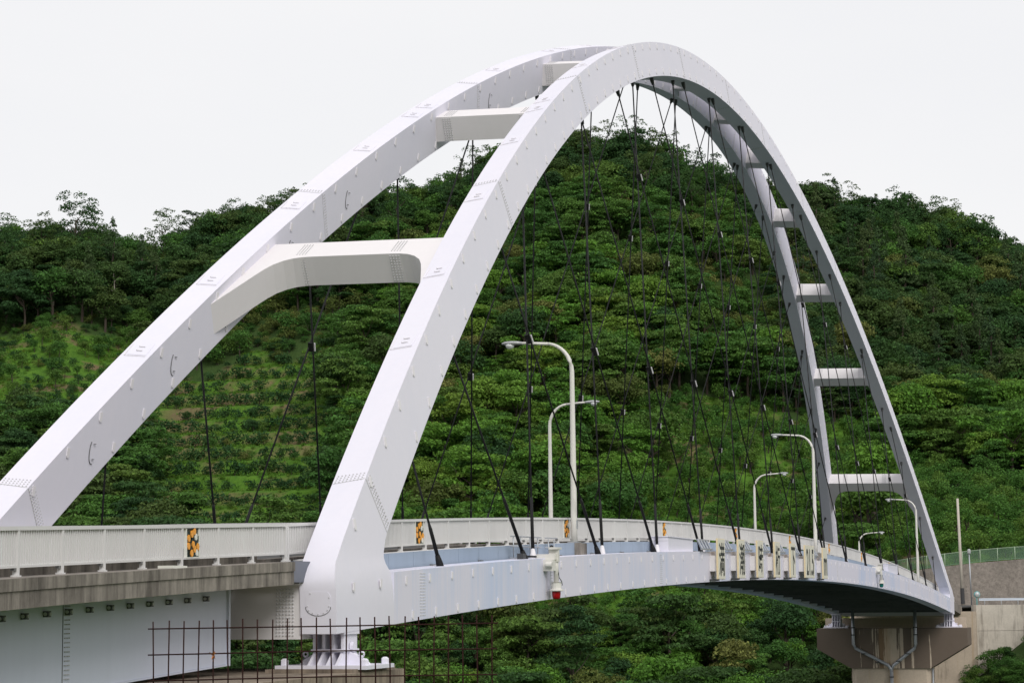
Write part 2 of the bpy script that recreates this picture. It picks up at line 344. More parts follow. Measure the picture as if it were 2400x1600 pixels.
def bolts_mb(mb, P, ux, uy, un, nx, ny, dx, dy, r=.035, h=.03):
    "field of low domed bolts"
    for i in range(nx):
        for j in range(ny):
            c = P+ux*(dx*(i-(nx-1)/2))+uy*(dy*(j-(ny-1)/2))
            ring = [c+(ux*math.cos(t)+uy*math.sin(t))*r-un*.01 for t in [k*math.pi/3 for k in range(6)]]
            rt = [c+(ux*math.cos(t)+uy*math.sin(t))*r*.7+un*h for t in [k*math.pi/3 for k in range(6)]]
            mb.sweep([ring, rt])
# lug meshes
lug = MB(); 
prof = [(-.065, .16), (.065, .16), (.065, -.10), (.04, -.16), (-.04, -.16), (-.065, -.10)]
lug.sweep([[(x*1.1, y0, z*.9) for x, z in prof] for y0 in (-.032, .012)]); lug_me = lug.mesh('lug'); lug_me.materials.append(M['lug'])
ring = MB()
hole = MB().lathe([(.028, 0), (.028, .006)], (0, -.073, -.05), 8, Vector((0, -1, 0)))
SPL = [3.4, 20.4, 35.0, 47.5, 60.0, 74.0, 86.0, 100.0, 112.5, 125.0, 139.6, 156.6]
ribs = []
for far in (0, 1):
    mb = MB(); rings = []
    xs = list(np.linspace(3.4, 156.6, 141))
    for X in xs:
        u, l = sec(X, DA/2), sec(X, -DA/2)
        rings.append([rmap(*u, 0, far), rmap(*u, B, far), rmap(*l, B, far), rmap(*l, 0, far)])
    mb.sweep(rings)
    # end knuckles where rib and tie meet
    for end in (0, 1):
        base = SLOPE*L if end else 0.0
        LB = [(-.35, zt(0)-DT/2), (-.35, -.1), (-.35, .38), (-.345, .55), (-.30, .70), (-.22, .84)]+[sec(a_, DA/2) for a_ in (.45, 1.2, 2.2, 3.4)]
        RB = [(3.7, zt(3.7)-DT/2), (3.7, 0.0), (3.7, .5), (3.7, zt(3.7)+DT/2), (3.55, .96), (3.45, 1.08), (3.42, 1.22), (3.46, 1.36), (3.62, 1.58), sec(3.4, -DA/2)]
        if end:
            def mir(p, i):
                return (L-p[0], p[1]+base+(.0065*p[0]*0))
            LB = [mir(p, i) for i, p in enumerate(LB)]; RB = [mir(p, i) for i, p in enumerate(RB)]
            LB[-1] = sec(156.6, DA/2); RB[-1] = sec(156.6, -DA/2); RB[0] = (156.3, zt(156.3)-DT/2); RB[3] = (156.3, zt(156.3)+DT/2)
        b = len(mb.v)
        for (lx, ls), (rx, rs) in zip(LB, RB): mb.v += [tuple(rmap(lx, ls, 0, far)), tuple(rmap(rx, rs, 0, far)), tuple(rmap(rx, rs, B, far)), tuple(rmap(lx, ls, B, far))]
        for i in range(len(LB)-1):
            for j in range(4):
                k = (j+1) % 4; mb.f.append((b+i*4+j, b+i*4+k, b+i*4+4+k, b+i*4+4+j))
        mb.f.append((b, b+1, b+2, b+3))
    rib = obj('arch_rib', mb, M['white'], bridge, smooth=True, label='leaning white box rib '+('beyond the road' if far else 'beside the character boards')); ribs.append(rib); rib.data.set_sharp_from_angle(angle=math.radians(22))
    # lugs along the edges (upper and lower edge of the outward face, upper edge of the other face)
    for (edge, q) in ((1, 0), (-1, 0), (1, B)):
        X = 2.0 if edge > 0 else 7.0
        while X < 157:
            z, dz = arch(X); p = sec(X, edge*(DA/2-.24)); P = rmap(*p, q, far)
            rot = Euler((TH if far else -TH, 0, 0)).to_matrix()
            if q: rot = rot @ Euler((0, 0, math.pi)).to_matrix()
            o = inst('lug', lug_me, rib, P, rot)
            X += 1.95/math.hypot(1, dz)
    # bolted splices
    for X in SPL:
        big = X in (3.4, 156.6); z, dz = arch(X); n = math.hypot(1, dz); tx = Vector((1/n, 0, dz/n))
        off = .16 if X < 80 else -.16
        P = rmap(*sec(X+off/n, 0), 0, far); nn = Vector((-dz/n, 0, 1/n)); Y0 = Vector((0, 1, 0))
        up_ = (rmap(*sec(X, DA/2), 0, far)-rmap(*sec(X, -DA/2), 0, far)).normalized(); yn = tx.cross(up_).normalized(); yn = yn if yn.y < 0 else -yn
        sp = MB(); bolts_mb(sp, P, tx, up_, yn, 4 if big else 2, 15, .095, .107, .026, .022)
        acr = -yn; Pt = rmap(*sec(X+off/n, DA/2), B/2, far); bolts_mb(sp, Pt, tx, acr, up_, 4 if big else 2, 8, .095, .107, .026, .022)
        Pb = rmap(*sec(X+off/n, -DA/2), B/2, far); bolts_mb(sp, Pb, tx, acr, -up_, 3, 8, .095, .107, .026, .022)
        obj('bolt_row', sp, M['bolt'], rib, kind='stuff')
        sm = MB(); e = .012   # thin splice line proud of the face
        a1, a2 = rmap(*sec(X, -DA/2+.02), 0, far), rmap(*sec(X, DA/2-.02), 0, far); sm.bar(a1+yn*.004, a2+yn*.004, .02, .012, yn)
        b1, b2 = rmap(*sec(X, DA/2), .02, far), rmap(*sec(X, DA/2), B-.02, far); sm.bar(b1+up_*.004, b2+up_*.004, .02, .012, up_)
        obj('splice_seam', sm, M['bolt'], rib)
    # access hatches: oval covers on the side, small plates with handles on top
    for X in ((6.1, 10.4, 17.9, 22.3, 36.5) if far else ()):
        P = rmap(*sec(X, -.1), 0, far); upz = Vector((0, -SN if far else SN, CS)); ax = Vector((1, 0, 0)); nn = Vector((0, -1, 0))
        hm = MB(); pts = [P+nn*.012+ax*(.19*math.cos(t))+upz*(.36*math.copysign(abs(math.sin(t))**.8, math.sin(t))) for t in np.linspace(0, 2*math.pi, 25)]
        for i in range(9, 19): hm.bar(pts[i], pts[i+1], .022, .02, nn)
        for s_ in (-.22, .22): hm.bar(P+nn*.03+upz*s_-ax*.02, P+nn*.03+upz*s_+ax*.1, .02, .02)
        obj('access_hatch', hm, M['line'], rib)
    for X in (9.6, 13.7, 19.3, 25.0, 29.4, 30.8, 38.5, 46.0, 52.0):
        z, dz = arch(X); n = math.hypot(1, dz); tx = Vector((1/n, 0, dz/n)); P = rmap(*sec(X, DA/2), B/2, far); up_ = (rmap(*sec(X, DA/2), 0, far)-rmap(*sec(X, -DA/2), 0, far)).normalized(); yy = tx.cross(up_)
        hm = MB(); hm.hexa([P+tx*a_+yy*b_+up_*c_ for c_ in (-.02, .012) for a_, b_ in ((-.36, -.3), (.36, -.3), (.36, .3), (-.36, .3))])
        pl = obj('hatch_plate', hm, M['white'], rib)
        hm = MB()
        for s_ in (-.12, .12): hm.bar(P+tx*s_-yy*.09+up_*.03, P+tx*s_+yy*.09+up_*.03, .025, .02); hm.bar(P+tx*s_-yy*.09+up_*.02, P+tx*s_-yy*.09+up_*.06, .025, .025, tx)
        hm.bar(P-tx*.42-yy*.38+up_*.004, P-tx*.42+yy*.30+up_*.004, .02, .016); hm.bar(P+tx*.3-yy*.38+up_*.012, P-tx*.42-yy*.38+up_*.012, .02, .024)
        obj('handle', hm, M['lug'], pl)
# end cover plate on the near knuckle, round lower edge with screws
cp = MB(); pts = []
for i in range(13):
    t_ = math.pi*i/12; pts.append((B/2-.33*math.cos(t_), -.02-.22*math.sin(t_)))
pts += [(B/2+.33, .22), (B/2+.24, .34), (B/2-.24, .34), (B/2-.33, .22)]
cp.sweep([[(-.34, y, z) for y, z in pts], [(-.358, y, z) for y, z in pts]]); ep = obj('cover_plate', cp, M['white'], ribs[0])
cs = MB()
for y, z in pts[::2]: bolts_mb(cs, Vector((-.359, B/2+(y-B/2)*.86, .06+(z-.06)*.86)), Vector((0, 1, 0)), Vector((0, 0, 1)), Vector((-1, 0, 0)), 1, 1, 1, 1, .018, .02)
obj('screw', cs, M['bolt'], ep)
sm = MB()
for i in range(12): sm.bar((-.352, *pts[i]), (-.352, *pts[i+1]), .012, .02, Vector((1, 0, 0)))
obj('plate_seam', sm, M['line'], ep)

# ties
ties = []
lug2 = MB(); lug2.sweep([[(x*.75, y0, z*.7) for x, z in prof] for y0 in (-.03, .012)]); lug2_me = lug2.mesh('lug'); lug2_me.materials.append(M['lug'])
for far in (0, 1):
    y0 = W if far else 0.0
    mb = MB(); mb.sweep([[(X, y0, zt(X)+DT/2), (X, y0+B, zt(X)+DT/2), (X, y0+B, zt(X)-DT/2), (X, y0, zt(X)-DT/2)] for X in np.linspace(3.7, 156.3, 90)])
    tie = obj('tie_girder', mb, M['tie'], bridge); ties.append(tie)
    for X in ((5.9, 34.6, 52.6, 83.2, 103.5, 122, 138) if not far else ()):
        sp = MB(); bolts_mb(sp, Vector((X, 0, zt(X))), Vector((1, 0, 0)), Vector((0, 0, 1)), Vector((0, -1, 0)), 4, 15, .12, .08, .022, .02); obj('bolt_row', sp, M['bolt'], tie, kind='stuff')
    if not far:
        X = .8
        while X < 157:
            inst('lug', lug2_me, tie, (X, 0, zt(X)+DT/2-.26)); 
            if X > 4: inst('lug', lug2_me, tie, (X+.5, 0, zt(X+.5)-DT/2+.16))
            X += 1.9

# struts between the ribs
def strut(X, portal):
    z, dz = arch(X); n = math.hypot(1, dz); tx = Vector((1/n, 0, dz/n))
    sgn = 1 if X < 80 else -1
    down = -tx*sgn
    pn = rmap(X, z, B-.02, 0); pf = rmap(X, z, .02, 1); hw, hd = .62, .5
    nn = Vector((-dz/n, 0, 1/n)); nn = nn.normalized()
    if not portal:
        mb = MB()
        # ends run into the leaning ribs: each face is cut along the rib plane
        def endp(far, t_, h_):
            q = sec(X, h_*1.0); s_ = z+h_/n; Xo = X-h_*dz/n+t_*tx.x; so = s_+t_*tx.z
            return rmap(Xo, so, (.03 if far else B-.03), far)
        A_ = [endp(0, -hw, -hd), endp(0, hw, -hd), endp(0, hw, hd), endp(0, -hw, hd)]; B_ = [endp(1, -hw, -hd), endp(1, hw, -hd), endp(1, hw, hd), endp(1, -hw, hd)]
        mb.sweep([A_, B_])
    else:
        mb = MB(); hd = .52
        # rows across the strut (y fraction), lower edge follows the haunch
        ys = []; 
        span = pf.y-pn.y
        prof_ = [(0, 4.5), (.24, 3.3), (.48, 2.1), (.6, 1.6), (.75, 1.2), (.98, .9), (1.25, .72), (1.55, .64), (1.9, .62)]
        rows = [(d, e) for d, e in prof_]+[(span-d, e) for d, e in reversed(prof_)]
        rings = []
        for d, e in rows:
            f = d/span
            def P(t_, h_):
                Xo = X-h_*dz/n+t_*tx.x*sgn; so = z+h_/n+t_*tx.z*sgn
                a_ = rmap(Xo, so, B-.03, 0); c_ = rmap(Xo, so, .03, 1); return a_.lerp(c_, f)
            rings.append([P(-e, -hd), P(hw, -hd), P(hw, hd), P(-e, hd)])
        mb.sweep(rings)
    s_ob = obj('portal_strut' if portal else 'cross_strut', mb, M['strut'], bridge)
    # bolt columns on the faces looking along the bridge and on the top
    for f in ((.27, .78) if portal else (.12, .88)):
        P0 = pn.lerp(pf, f); sp = MB(); Y_ = (pf-pn).normalized()
        edge_ = -tx*(hw+.004) if X < 80 else -tx*(hw+.004)
        if portal and X < 80: edge_ = -tx*(hw+.004)
        bolts_mb(sp, P0+edge_, Y_, nn, -tx, 4, 10, .1, .095, .028, .03)
        if X < 80: bolts_mb(sp, P0+nn*(hd+.002), Y_, tx, nn, 4, 9, .1, .1, .026, .02)
        obj('bolt_row', sp, M['bolt'], s_ob, kind='stuff')
for X in (31.0, 44.0, 56.8, 68.8, 80.0, 91.0, 103.0, 116.0, 129.0): strut(X, False)
strut(16.4, True); strut(143.8, True)

# hangers
LM = [8.6, 17, 26.3, 35.2, 44.3, 53.4, 62.7, 71.8, 81, 90.3, 99.9, 109, 119, 129.4, 139.7]
UM = [7.75, 12.92, 20.28, 27.89, 35.84, 44.13, 52.92, 61.7, 70.57, 80.1, 89.7, 100.4, 111.2, 123.3, 134.8]
LP = [18.34, 27.4, 36.35, 45.4, 54.3, 63.5, 72.6, 82, 91.4, 100.8, 110, 119.8, 130, 140.3, 148.8]
UP = [25.2, 36.7, 48.8, 59.6, 70.3, 79.9, 89.4, 98.3, 107.1, 115.9, 124.2, 132.1, 139.7, 147.1, 152.2]
def hpts(l, u, far):
    y0 = (W if far else 0)+B/2; p = Vector((l, y0, zt(l)+DT/2-.05))
    # find rib parameter whose soffit point sits at along-bridge position u
    X = u
    for _ in range(6): X += u-sec(X, -DA/2)[0]
    q = rmap(*sec(X, -DA/2+.08), B/2, far); return p, q
collar = MB()
for far in (0, 1):
    segs = {0: [], 1: []}
    for st, (Ls, Us) in enumerate(((LM, UM), (LP, UP))):
        for l, u in zip(Ls, Us):
            p, q = hpts(l, u, far); d = (q-p).normalized(); ln = (q-p).length; segs[st].append((p, q))
            side = Vector((0, .07 if st else -.07, 0)); p = p+side; q = q+side
            h = obj('hanger_cable', MB().tube([p, q], .033, 6), M['cable'], bridge, smooth=True)
            sl = min(2.2, ln*.3)
            obj('sheath', MB().tube([p+d*.35, p+d*sl, p+d*(sl+.15)], [.058, .054, .038], 8), M['cable'], h, smooth=True)
            so = MB().tube([p-d*.05, p+d*.12, p+d*.22, p+d*.38], [.11, .11, .095, .068], 8); obj('socket', so, M['cable'] if st == 0 else M['lug'], h, smooth=True)
            obj('top_socket', MB().tube([q-d*.45, q-d*.25, q+d*.02], [.06, .1, .11], 8), M['dark'], h, smooth=True)
    for (p, q) in segs[0]:
        for (a_, c_) in segs[1]:
            # same inclined plane: intersect in (x, z)
            dx, dz_ = q.x-p.x, q.z-p.z; ex, ez = c_.x-a_.x, c_.z-a_.z; det = dx*(-ez)+dz_*ex
            if abs(det) < 1e-6: continue
            rx, rz = a_.x-p.x, a_.z-p.z; s_ = (rx*(-ez)+rz*ex)/det; t_ = (dx*rz-dz_*rx)/det
            if .08 < s_ < .95 and .08 < t_ < .95:
                C_ = p.lerp(q, s_); d = (q-p).normalized(); cl = MB().bar(C_-d*.17, C_+d*.17, .2, .09, Vector((1, 0, 0)))
                cb = obj('cable_clamp', cl, M['cable'], bridge); obj('clamp_face', MB().bar(C_-d*.15+Vector((.06, -.09, 0)), C_+d*.15+Vector((.06, -.09, 0)), .05, .1, Vector((0, 1, 0))), M['lug'], cb)

# deck, floor beams, fascia
def base_z(X):      # level the railing stands on
    if X < 0: return 1.11+.0355*X
    if X > 160: return zt(160)+1.11-.066*(X-160)
    return zt(X)+1.11
def railY(X): return 1.5-.0044*(X+3)**2 if X < -3 else 1.5
mb = MB(); mb.sweep([[(X, 1.15, base_z(X)-.06), (X, 10.56, base_z(X)-.06), (X, 10.56, base_z(X)-.42), (X, 1.15, base_z(X)-.42)] for X in np.linspace(-.6, 160.5, 82)]); deck = obj('deck_slab', mb, M['under'], bridge)
mb = MB(); mb.sweep([[(X, 2.3, base_z(X)-.055), (X, 9.4, base_z(X)-.055), (X, 9.4, base_z(X)-.03), (X, 2.3, base_z(X)-.03)] for X in np.linspace(-.6, 160.5, 82)]); obj('road_surface', mb, M['asphalt'], deck)
for y0 in (1.75, 9.55):
    mb = MB(); mb.sweep([[(X, y0, base_z(X)-.058), (X, y0+.4, base_z(X)-.058), (X, y0+.4, base_z(X)+.05), (X, y0, base_z(X)+.05)] for X in np.linspace(-.6, 160.5, 82)]); obj('kerb', mb, M['conc'], deck)
for X in np.arange(5, 159, 4.5):
    obj('floor_beam', MB().box(X-.12, X+.12, B-.05, W+.05, zt(X)-.52, base_z(X)-.4).box(X-.3, X+.3, B-.04, W+.04, zt(X)-.56, zt(X)-.5), M['under'], bridge)
for y in (2.6, 4.2, 5.85, 7.5, 9.1):
    mb = MB(); mb.sweep([[(X, y-.18, zt(X)-.2), (X, y+.18, zt(X)-.2), (X, y+.09, base_z(X)-.4), (X, y-.09, base_z(X)-.4)] for X in np.linspace(.2, 159.8, 60)]); obj('stringer', mb, M['under'], bridge)
obj('end_beam', MB().box(-.30, .5, B+.004, W-.004, -.80, .50).box(-.36, .54, B+.004, W-.004, .50, .545), M['strut'], bridge)
sp = MB()
for y in (1.36,): bolts_mb(sp, Vector((-.30, y, -.15)), Vector((0, 1, 0)), Vector((0, 0, 1)), Vector((-1, 0, 0)), 6, 14, .085, .085, .026, .03)
obj('bolt_row', sp, M['bolt'], bridge, kind='stuff')
obj('end_beam', MB().box(159.9, 161.0, B+.02, W-.02, -1.85, -.5), M['strut'], bridge)
for X in np.arange(2.0, 158, 2.0):
    x0, x1 = X+.012, X+1.988; z0, z1 = base_z(x0), base_z(x1)
    for y0 in (1.0, 10.62):
        mb = MB().hexa([(x0, y0, z0-.53), (x1, y0, z1-.53), (x1, y0+.07, z1-.53), (x0, y0+.07, z0-.53), (x0, y0, z0-.004), (x1, y0, z1-.004), (x1, y0+.07, z1-.004), (x0, y0+.07, z0-.004)])
        if y0 > 5 and X < 60: continue
        obj('fascia_panel', mb, M['bluepanel'], bridge)
mb = MB(); mb.sweep([[(X, 1.04, base_z(X)-.04), (X, 1.7, base_z(X)-.04), (X, 1.7, base_z(X)-.007), (X, 1.04, base_z(X)-.007)] for X in np.linspace(1, 159, 82)]); obj('edge_beam', mb, M['rail'], bridge)

# ------------------------------------------------------------------ railings with slats and flower panels
slat = MB(); NS = 18
bay = 2.0
for i in range(NS): x = .05+(bay-.10)*(i+.5)/NS; slat.box(x-.026, x+.026, -.022, .022, .19, .83)
slat_me = slat.mesh('slat_panel'); slat_me.materials.append(M['rail'])
def quickmesh(name, mb, mat): me_ = mb.mesh(name); me_.materials.append(M[mat]); return me_
post_me = quickmesh('post', MB().box(-.045, .045, -.05, .05, -.03, .835).box(-.08, .08, -.07, .07, -.03, .012), 'rail')
tr_me = quickmesh('top_rail', MB().box(-.004, bay+.004, -.06, .06, .832, .905), 'rail'); br_me = quickmesh('bottom_rail', MB().box(.04, bay-.04, -.035, .035, .145, .192), 'rail')
br2_me = quickmesh('rail_bracket', MB().box(-.14, -.03, -.03, .05, .09, .15), 'under')
# flower panel: dark stems and leaves with orange tulips in relief
fr = MB(); fr.box(-.36, -.325, -.045, .02, .17, .835).box(.325, .36, -.045, .02, .17, .835).box(-.325, .325, -.045, .02, .17, .19)
fr_me = quickmesh('panel_frame', fr, 'palepaint')
st = MB(); rg = random.Random(3)
st.box(-.322, .322, -.03, -.012, .19, .215).box(-.322, .322, -.03, -.012, .80, .83)
for i in range(11):
    x0 = rg.uniform(-.27, .27); x1 = max(-.29, min(.29, x0+rg.uniform(-.16, .16))); z1 = rg.uniform(.45, .8); st.bar((x0, -.025, .2), (x1, -.025, z1), .02, .06, Vector((1, 0, 0)))
for i in range(12):
    x0 = rg.uniform(-.25, .25); z0 = rg.uniform(.25, .6); dx = rg.uniform(-.12, .12)*(1 if abs(x0) < .15 else -x0/abs(x0)); w = rg.uniform(.04, .07); h = rg.uniform(.1, .2)
    st.sweep([[(x0-.008, y, z0), (x0+dx-w, y, z0+h*.55), (x0+dx*1.3, y, z0+h), (x0+dx+w, y, z0+h*.5)] for y in (-.034, -.02)])
st_me = quickmesh('stems', st, 'darkgreen')
bk_me = quickmesh('backing', MB().box(-.325, .325, -.012, .0, .19, .83), 'darkgreen')
tl = MB(); tl.sweep([[(x*1.5, y, z) for x, z in ((-.02, -.07), (.02, -.07), (.042, -.02), (.04, .03), (.022, .075), (.006, .045), (-.008, .085), (-.024, .05), (-.04, .04), (-.043, -.02))] for y in (-.02, .02)])
tl_me = quickmesh('tulip', tl, 'orange')
wt_me = quickmesh('white_tulip', tl, 'palepaint')
TUL = [(.035, .75, .1), (-.03, .69, .05), (-.115, .60, -.05), (-.12, .43, 0), (.0, .46, .0), (.12, .41, .05), (.035, .36, 0), (-.04, .27, .1)]
FLOW = [-5.3, 9.96, 25.85, 41.73, 57.8, 74.5, 89.8, 105.5, 121.3]
def railing(name, X0, X1, far, label, step=2.0, flowers=()):
    root = empty(name, ((X0+X1)/2, 10.2 if far else 1.5, base_z((X0+X1)/2)), label, 'railing')
    X = X0; nb = 0
    def yat(x): return (11.71-railY(x)) if far else railY(x)
    while X < X1-.3:
        xe = min(X+step, X1); a_ = Vector((X, yat(X), base_z(X))); b_ = Vector((xe, yat(xe), base_z(xe))); d = b_-a_
        yaw = math.atan2(d.y, d.x); shear = d.z/math.hypot(d.x, d.y); sx = math.hypot(d.x, d.y)/bay
        R = Matrix.Rotation(yaw, 3, 'Z'); sx = d.length/bay
        m3 = R @ Matrix.Rotation(-math.atan(shear), 3, 'Y') @ Matrix(((sx, 0, 0), (0, 1, 0), (0, 0, 1)))
        inst('post', post_me, root, a_, R); inst('top_rail', tr_me, root, a_, m3); inst('bottom_rail', br_me, root, a_, m3)
        fl = [f for f in flowers if X <= f < xe]
        if not fl: o = inst('slat_panel', slat_me, root, a_, m3); o['kind'] = 'stuff'
        else:
            fc = (fl[0]-X)/step*bay; fc = min(max(fc, .5), bay-.5); cut = MB()
            for i in range(NS):
                x = .05+(bay-.10)*(i+.5)/NS
                if abs(x-fc) > .39: cut.box(x-.026, x+.026, -.022, .022, .19, .83)
            me_ = cut.mesh('slat_panel'); me_.materials.append(M['rail']); o = inst('slat_panel', me_, root, a_, m3); o['kind'] = 'stuff'
            Pf = a_+m3 @ Vector((fc, 0, 0)); fp = inst('flower_panel', bk_me, root, Pf, m3); inst_p = fp
            for nm, mm in (('panel_frame', fr_me), ('stems', st_me)):
                o = bpy.data.objects.new(nm, mm); link(o, fp)
            for (x, z, r_) in TUL:
                o = bpy.data.objects.new('tulip', tl_me); link(o, fp); o.matrix_basis = Matrix.Translation((x*2.05, -.04, z)) @ Matrix.Rotation(r_, 4, 'Y')
            for (x, z, r_) in ((.075, .63, .2), (.09, .28, -.2)):
                o = bpy.data.objects.new('white_tulip', wt_me); link(o, fp); o.matrix_basis = Matrix.Translation((x*2.05, -.036, z)) @ Matrix.Rotation(r_, 4, 'Y')
        if X < 60: inst('rail_bracket', br2_me, root, b_, R)
        X = xe; nb += 1
    inst('post', post_me, root, (X1, yat(X1), base_z(X1)))
    return root
railing('approach_railing', -33.04, 0.0, False, 'pale grey slatted railing on the concrete approach slab with a tulip panel', 1.94, FLOW)
railing('bridge_railing', .12, 159.0, False, 'long pale slatted bridge railing with tulip panels along the blue fascia', 2.05, FLOW)
railing('bridge_railing', 1.0, 159.0, True, 'slatted bridge railing on the hill side of the road', 2.05)
railing('approach_railing', -33.04, 0.0, True, 'slatted approach railing across the road from the girder', 1.94)
railing('end_railing', 160.6, 176.5, False, 'short pale slatted railing between arch foot and retaining wall', 2.0)

# ------------------------------------------------------------------ approach span
ap = empty('approach_span', (-17, 5.8, -1), 'approach span with pale blue steel girder under stained concrete slab edge', 'bridge span')
XA = list(np.linspace(-36, -.95, 36))
def fas(X): return railY(X)-.68
mb = MB(); mb.sweep([[(X, fas(X), base_z(X)-.24), (X, fas(X)+1.5, base_z(X)-.2), (X, fas(X)+1.5, base_z(X)-.02), (X, fas(X), base_z(X)-.02)] for X in XA])
obj('slab_edge', mb, M['conc'], ap)
mb = MB(); mb.sweep([[(X, fas(X)+.03, base_z(X)-.56), (X, fas(X)+1.6, base_z(X)-.5), (X, fas(X)+1.6, base_z(X)-.243), (X, fas(X)+.03, base_z(X)-.243)] for X in XA]); obj('slab_soffit', mb, M['conc'], ap)
mb = MB(); mb.sweep([[(X, fas(X)+1.0, base_z(X)-.02), (X, fas(X)+1.4, base_z(X)-.02), (X, fas(X)+1.4, base_z(X)+.17), (X, fas(X)+1.0, base_z(X)+.17)] for X in XA]); obj('kerb', mb, M['conc'], ap)
mb = MB(); mb.sweep([[(X, fas(X)+1.62, base_z(X)-.5), (X, 11.7-railY(X)+.6, base_z(X)-.5), (X, 11.7-railY(X)+.6, base_z(X)-.04), (X, fas(X)+1.62, base_z(X)-.04)] for X in XA]); obj('road_slab', mb, M['asphalt'], ap)
XG = list(np.linspace(-36, -2.0, 30))
for k, yo in enumerate((.62, 4.0, 7.0)):
    mb = MB(); mb.sweep([[(X, railY(X)+yo, base_z(X)-2.38), (X, railY(X)+yo+.9, base_z(X)-2.38), (X, railY(X)+yo+.9, base_z(X)-.5), (X, railY(X)+yo, base_z(X)-.5)] for X in XG]); g = obj('girder', mb, M['approach'], ap)
    mb = MB(); mb.sweep([[(X, railY(X)+yo-.03, base_z(X)-2.42), (X, railY(X)+yo+.93, base_z(X)-2.42), (X, railY(X)+yo+.93, base_z(X)-2.384), (X, railY(X)+yo-.03, base_z(X)-2.384)] for X in XG]); obj('flange', mb, M['approach'], g)
    if k == 0:
        G0 = g
        sp = MB(); bolts_mb(sp, Vector((-10.1, railY(-10.1)+yo-.002, base_z(-10.1)-1.5)), Vector((1, 0, 0)), Vector((0, 0, 1)), Vector((0, -1, 0)), 4, 19, .06, .09, .018, .03); obj('bolt_row', sp, M['bolt'], g, kind='stuff')
        sm = MB().bar((-10.28, railY(-10.28)+yo-.004, base_z(-10.28)-2.36), (-10.28, railY(-10.28)+yo-.004, base_z(-10.28)-.55), .015, .015, Vector((0, 1, 0))); obj('splice_seam', sm, M['line'], g)
        for X in np.arange(-17, -2.6, .98):
            y = railY(X)+yo; z = base_z(X)-.80
            br = obj('bracket', MB().box(X-.055, X+.055, y-.12, y+.01, z-.06, z+.06), M['bracketgrey'], g); obj('bolt', MB().lathe([(.035, 0), (.035, .03)], (X+.0, y-.118, z), 8, Vector((0, -1, 0))), M['bolt'], br)
            obj('bolt', MB().lathe([(.035, 0), (.035, .03)], (X-.053, y-.06, z), 8, Vector((-1, 0, 0))), M['bolt'], br)
        obj('end_plate', MB().box(-2.02, -1.93, railY(-2)+yo-.06, railY(-2)+yo+.95, base_z(-2)-2.42, base_z(-2)-.5), M['approach'], g)
        obj('junction_box', MB().box(-1.90, -1.78, railY(-2)+yo+.12, railY(-2)+yo+.3, .12, .3), M['dark'], g)
        obj('conduit', MB().box(-1.88, -1.82, railY(-2)+yo+.18, railY(-2)+yo+.24, -.62, .5), M['galv'], g)
for yy, x0 in ((.88, -.93),):
    obj('joint_cover', MB().box(-.93, .95, .86, .94, base_z(0)-.54, base_z(0)-.03), M['jointsteel'], ap)
obj('white_strip', MB().box(-7.4, -6.7, fas(-7)+.15, fas(-7)+.5, base_z(-7)-.03, base_z(-7)+.03), M['palepaint'], ap)
mb = MB().box(-36.5, -34.6, -4.0, 11.5, -4.5, -1.45); obj('bearing_block', mb, M['conc'], ap)

# ------------------------------------------------------------------ bearings and piers
def bearing(cx, cy, ztop, zb, label, hw=1.0):
    "fins stand across the bridge: u runs across, v along"
    r_ = empty('bridge_bearing', (cx, cy, zb), label, 'bearing'); h = ztop-zb; m = zb+h*.48
    def bx(u0, u1, v0, v1, z0, z1): return MB().box(cx+v0, cx+v1, cy+u0, cy+u1, z0, z1)
    obj('top_plate', bx(-.46, .46, -.55, .55, ztop-.07, ztop+.03), M['white'], r_)
    obj('upper_block', bx(-.40, .40, -.12, .12, m, ztop-.06), M['white'], r_); obj('rocker_plate', bx(-.44, .44, -.5, .5, m-.03, m+.035), M['white'], r_)
    for k in range(4):
        u = -.37+k*.2467; obj('upper_fin', bx(u-.035, u+.035, -.45, .45, m+.03, ztop-.065), M['white'], r_)
    for k in range(4):
        u = -.36+k*.24; f = MB(); f.sweep([[(cx-.85, cy+uu, zb+.08), (cx+.85, cy+uu, zb+.08), (cx+.42, cy+uu, m-.028), (cx-.42, cy+uu, m-.028)] for uu in (u-.035, u+.035)]); obj('lower_fin', f, M['white'], r_)
    f = MB(); f.sweep([[(x, cy-hw*.92, zb+.08), (x, cy+hw*.92, zb+.08), (x, cy+hw*.8, zb+.2), (x, cy+.42, m-.026), (x, cy-.42, m-.026), (x, cy-hw*.8, zb+.2)] for x in (cx-.1, cx+.1)]); obj('lower_web', f, M['white'], r_)
    obj('pin', MB().lathe([(.13, 0), (.13, .08)], (cx, cy-.43, m+.08), 10, Vector((0, -1, 0))), M['white'], r_)
    bp = obj('base_plate', bx(-hw*1.2, hw*1.2, -.95, .95, zb-.01, zb+.085), M['white'], r_)
    for su in (-1, 1):
        for sv in (-.7, .7): obj('anchor_nut', MB().lathe([(.1, 0), (.1, .13), (.05, .17)], (cx+sv, cy+su*hw*1.05, zb+.08), 6), M['white'], bp)
        c = Vector((cx-.1, cy+su*hw*.74, zb+.34)); obj('lifting_eye', MB().tube([c+Vector((0, math.cos(t_)*.06, math.sin(t_)*.06)) for t_ in np.linspace(0, 2*math.pi, 11)], .028, 6, False), M['white'], bp, smooth=True)
    return r_
bearing(.75, B/2, zt(1)-DT/2+.0, -1.52, 'white finned steel bearing on the brown concrete pier behind the rebar mesh')
bearing(.75, W+B/2, zt(1)-DT/2, -1.52, 'white finned steel bearing at the near end of the far rib')
bearing(159.4, B/2, zt(159)-DT/2+.02, -2.95, 'white finned bearing on the hammerhead pier under the outer arch foot')
bearing(159.4, W+B/2, zt(159)-DT/2+.02, -2.95, 'white finned bearing on the hammerhead pier beside the trees')
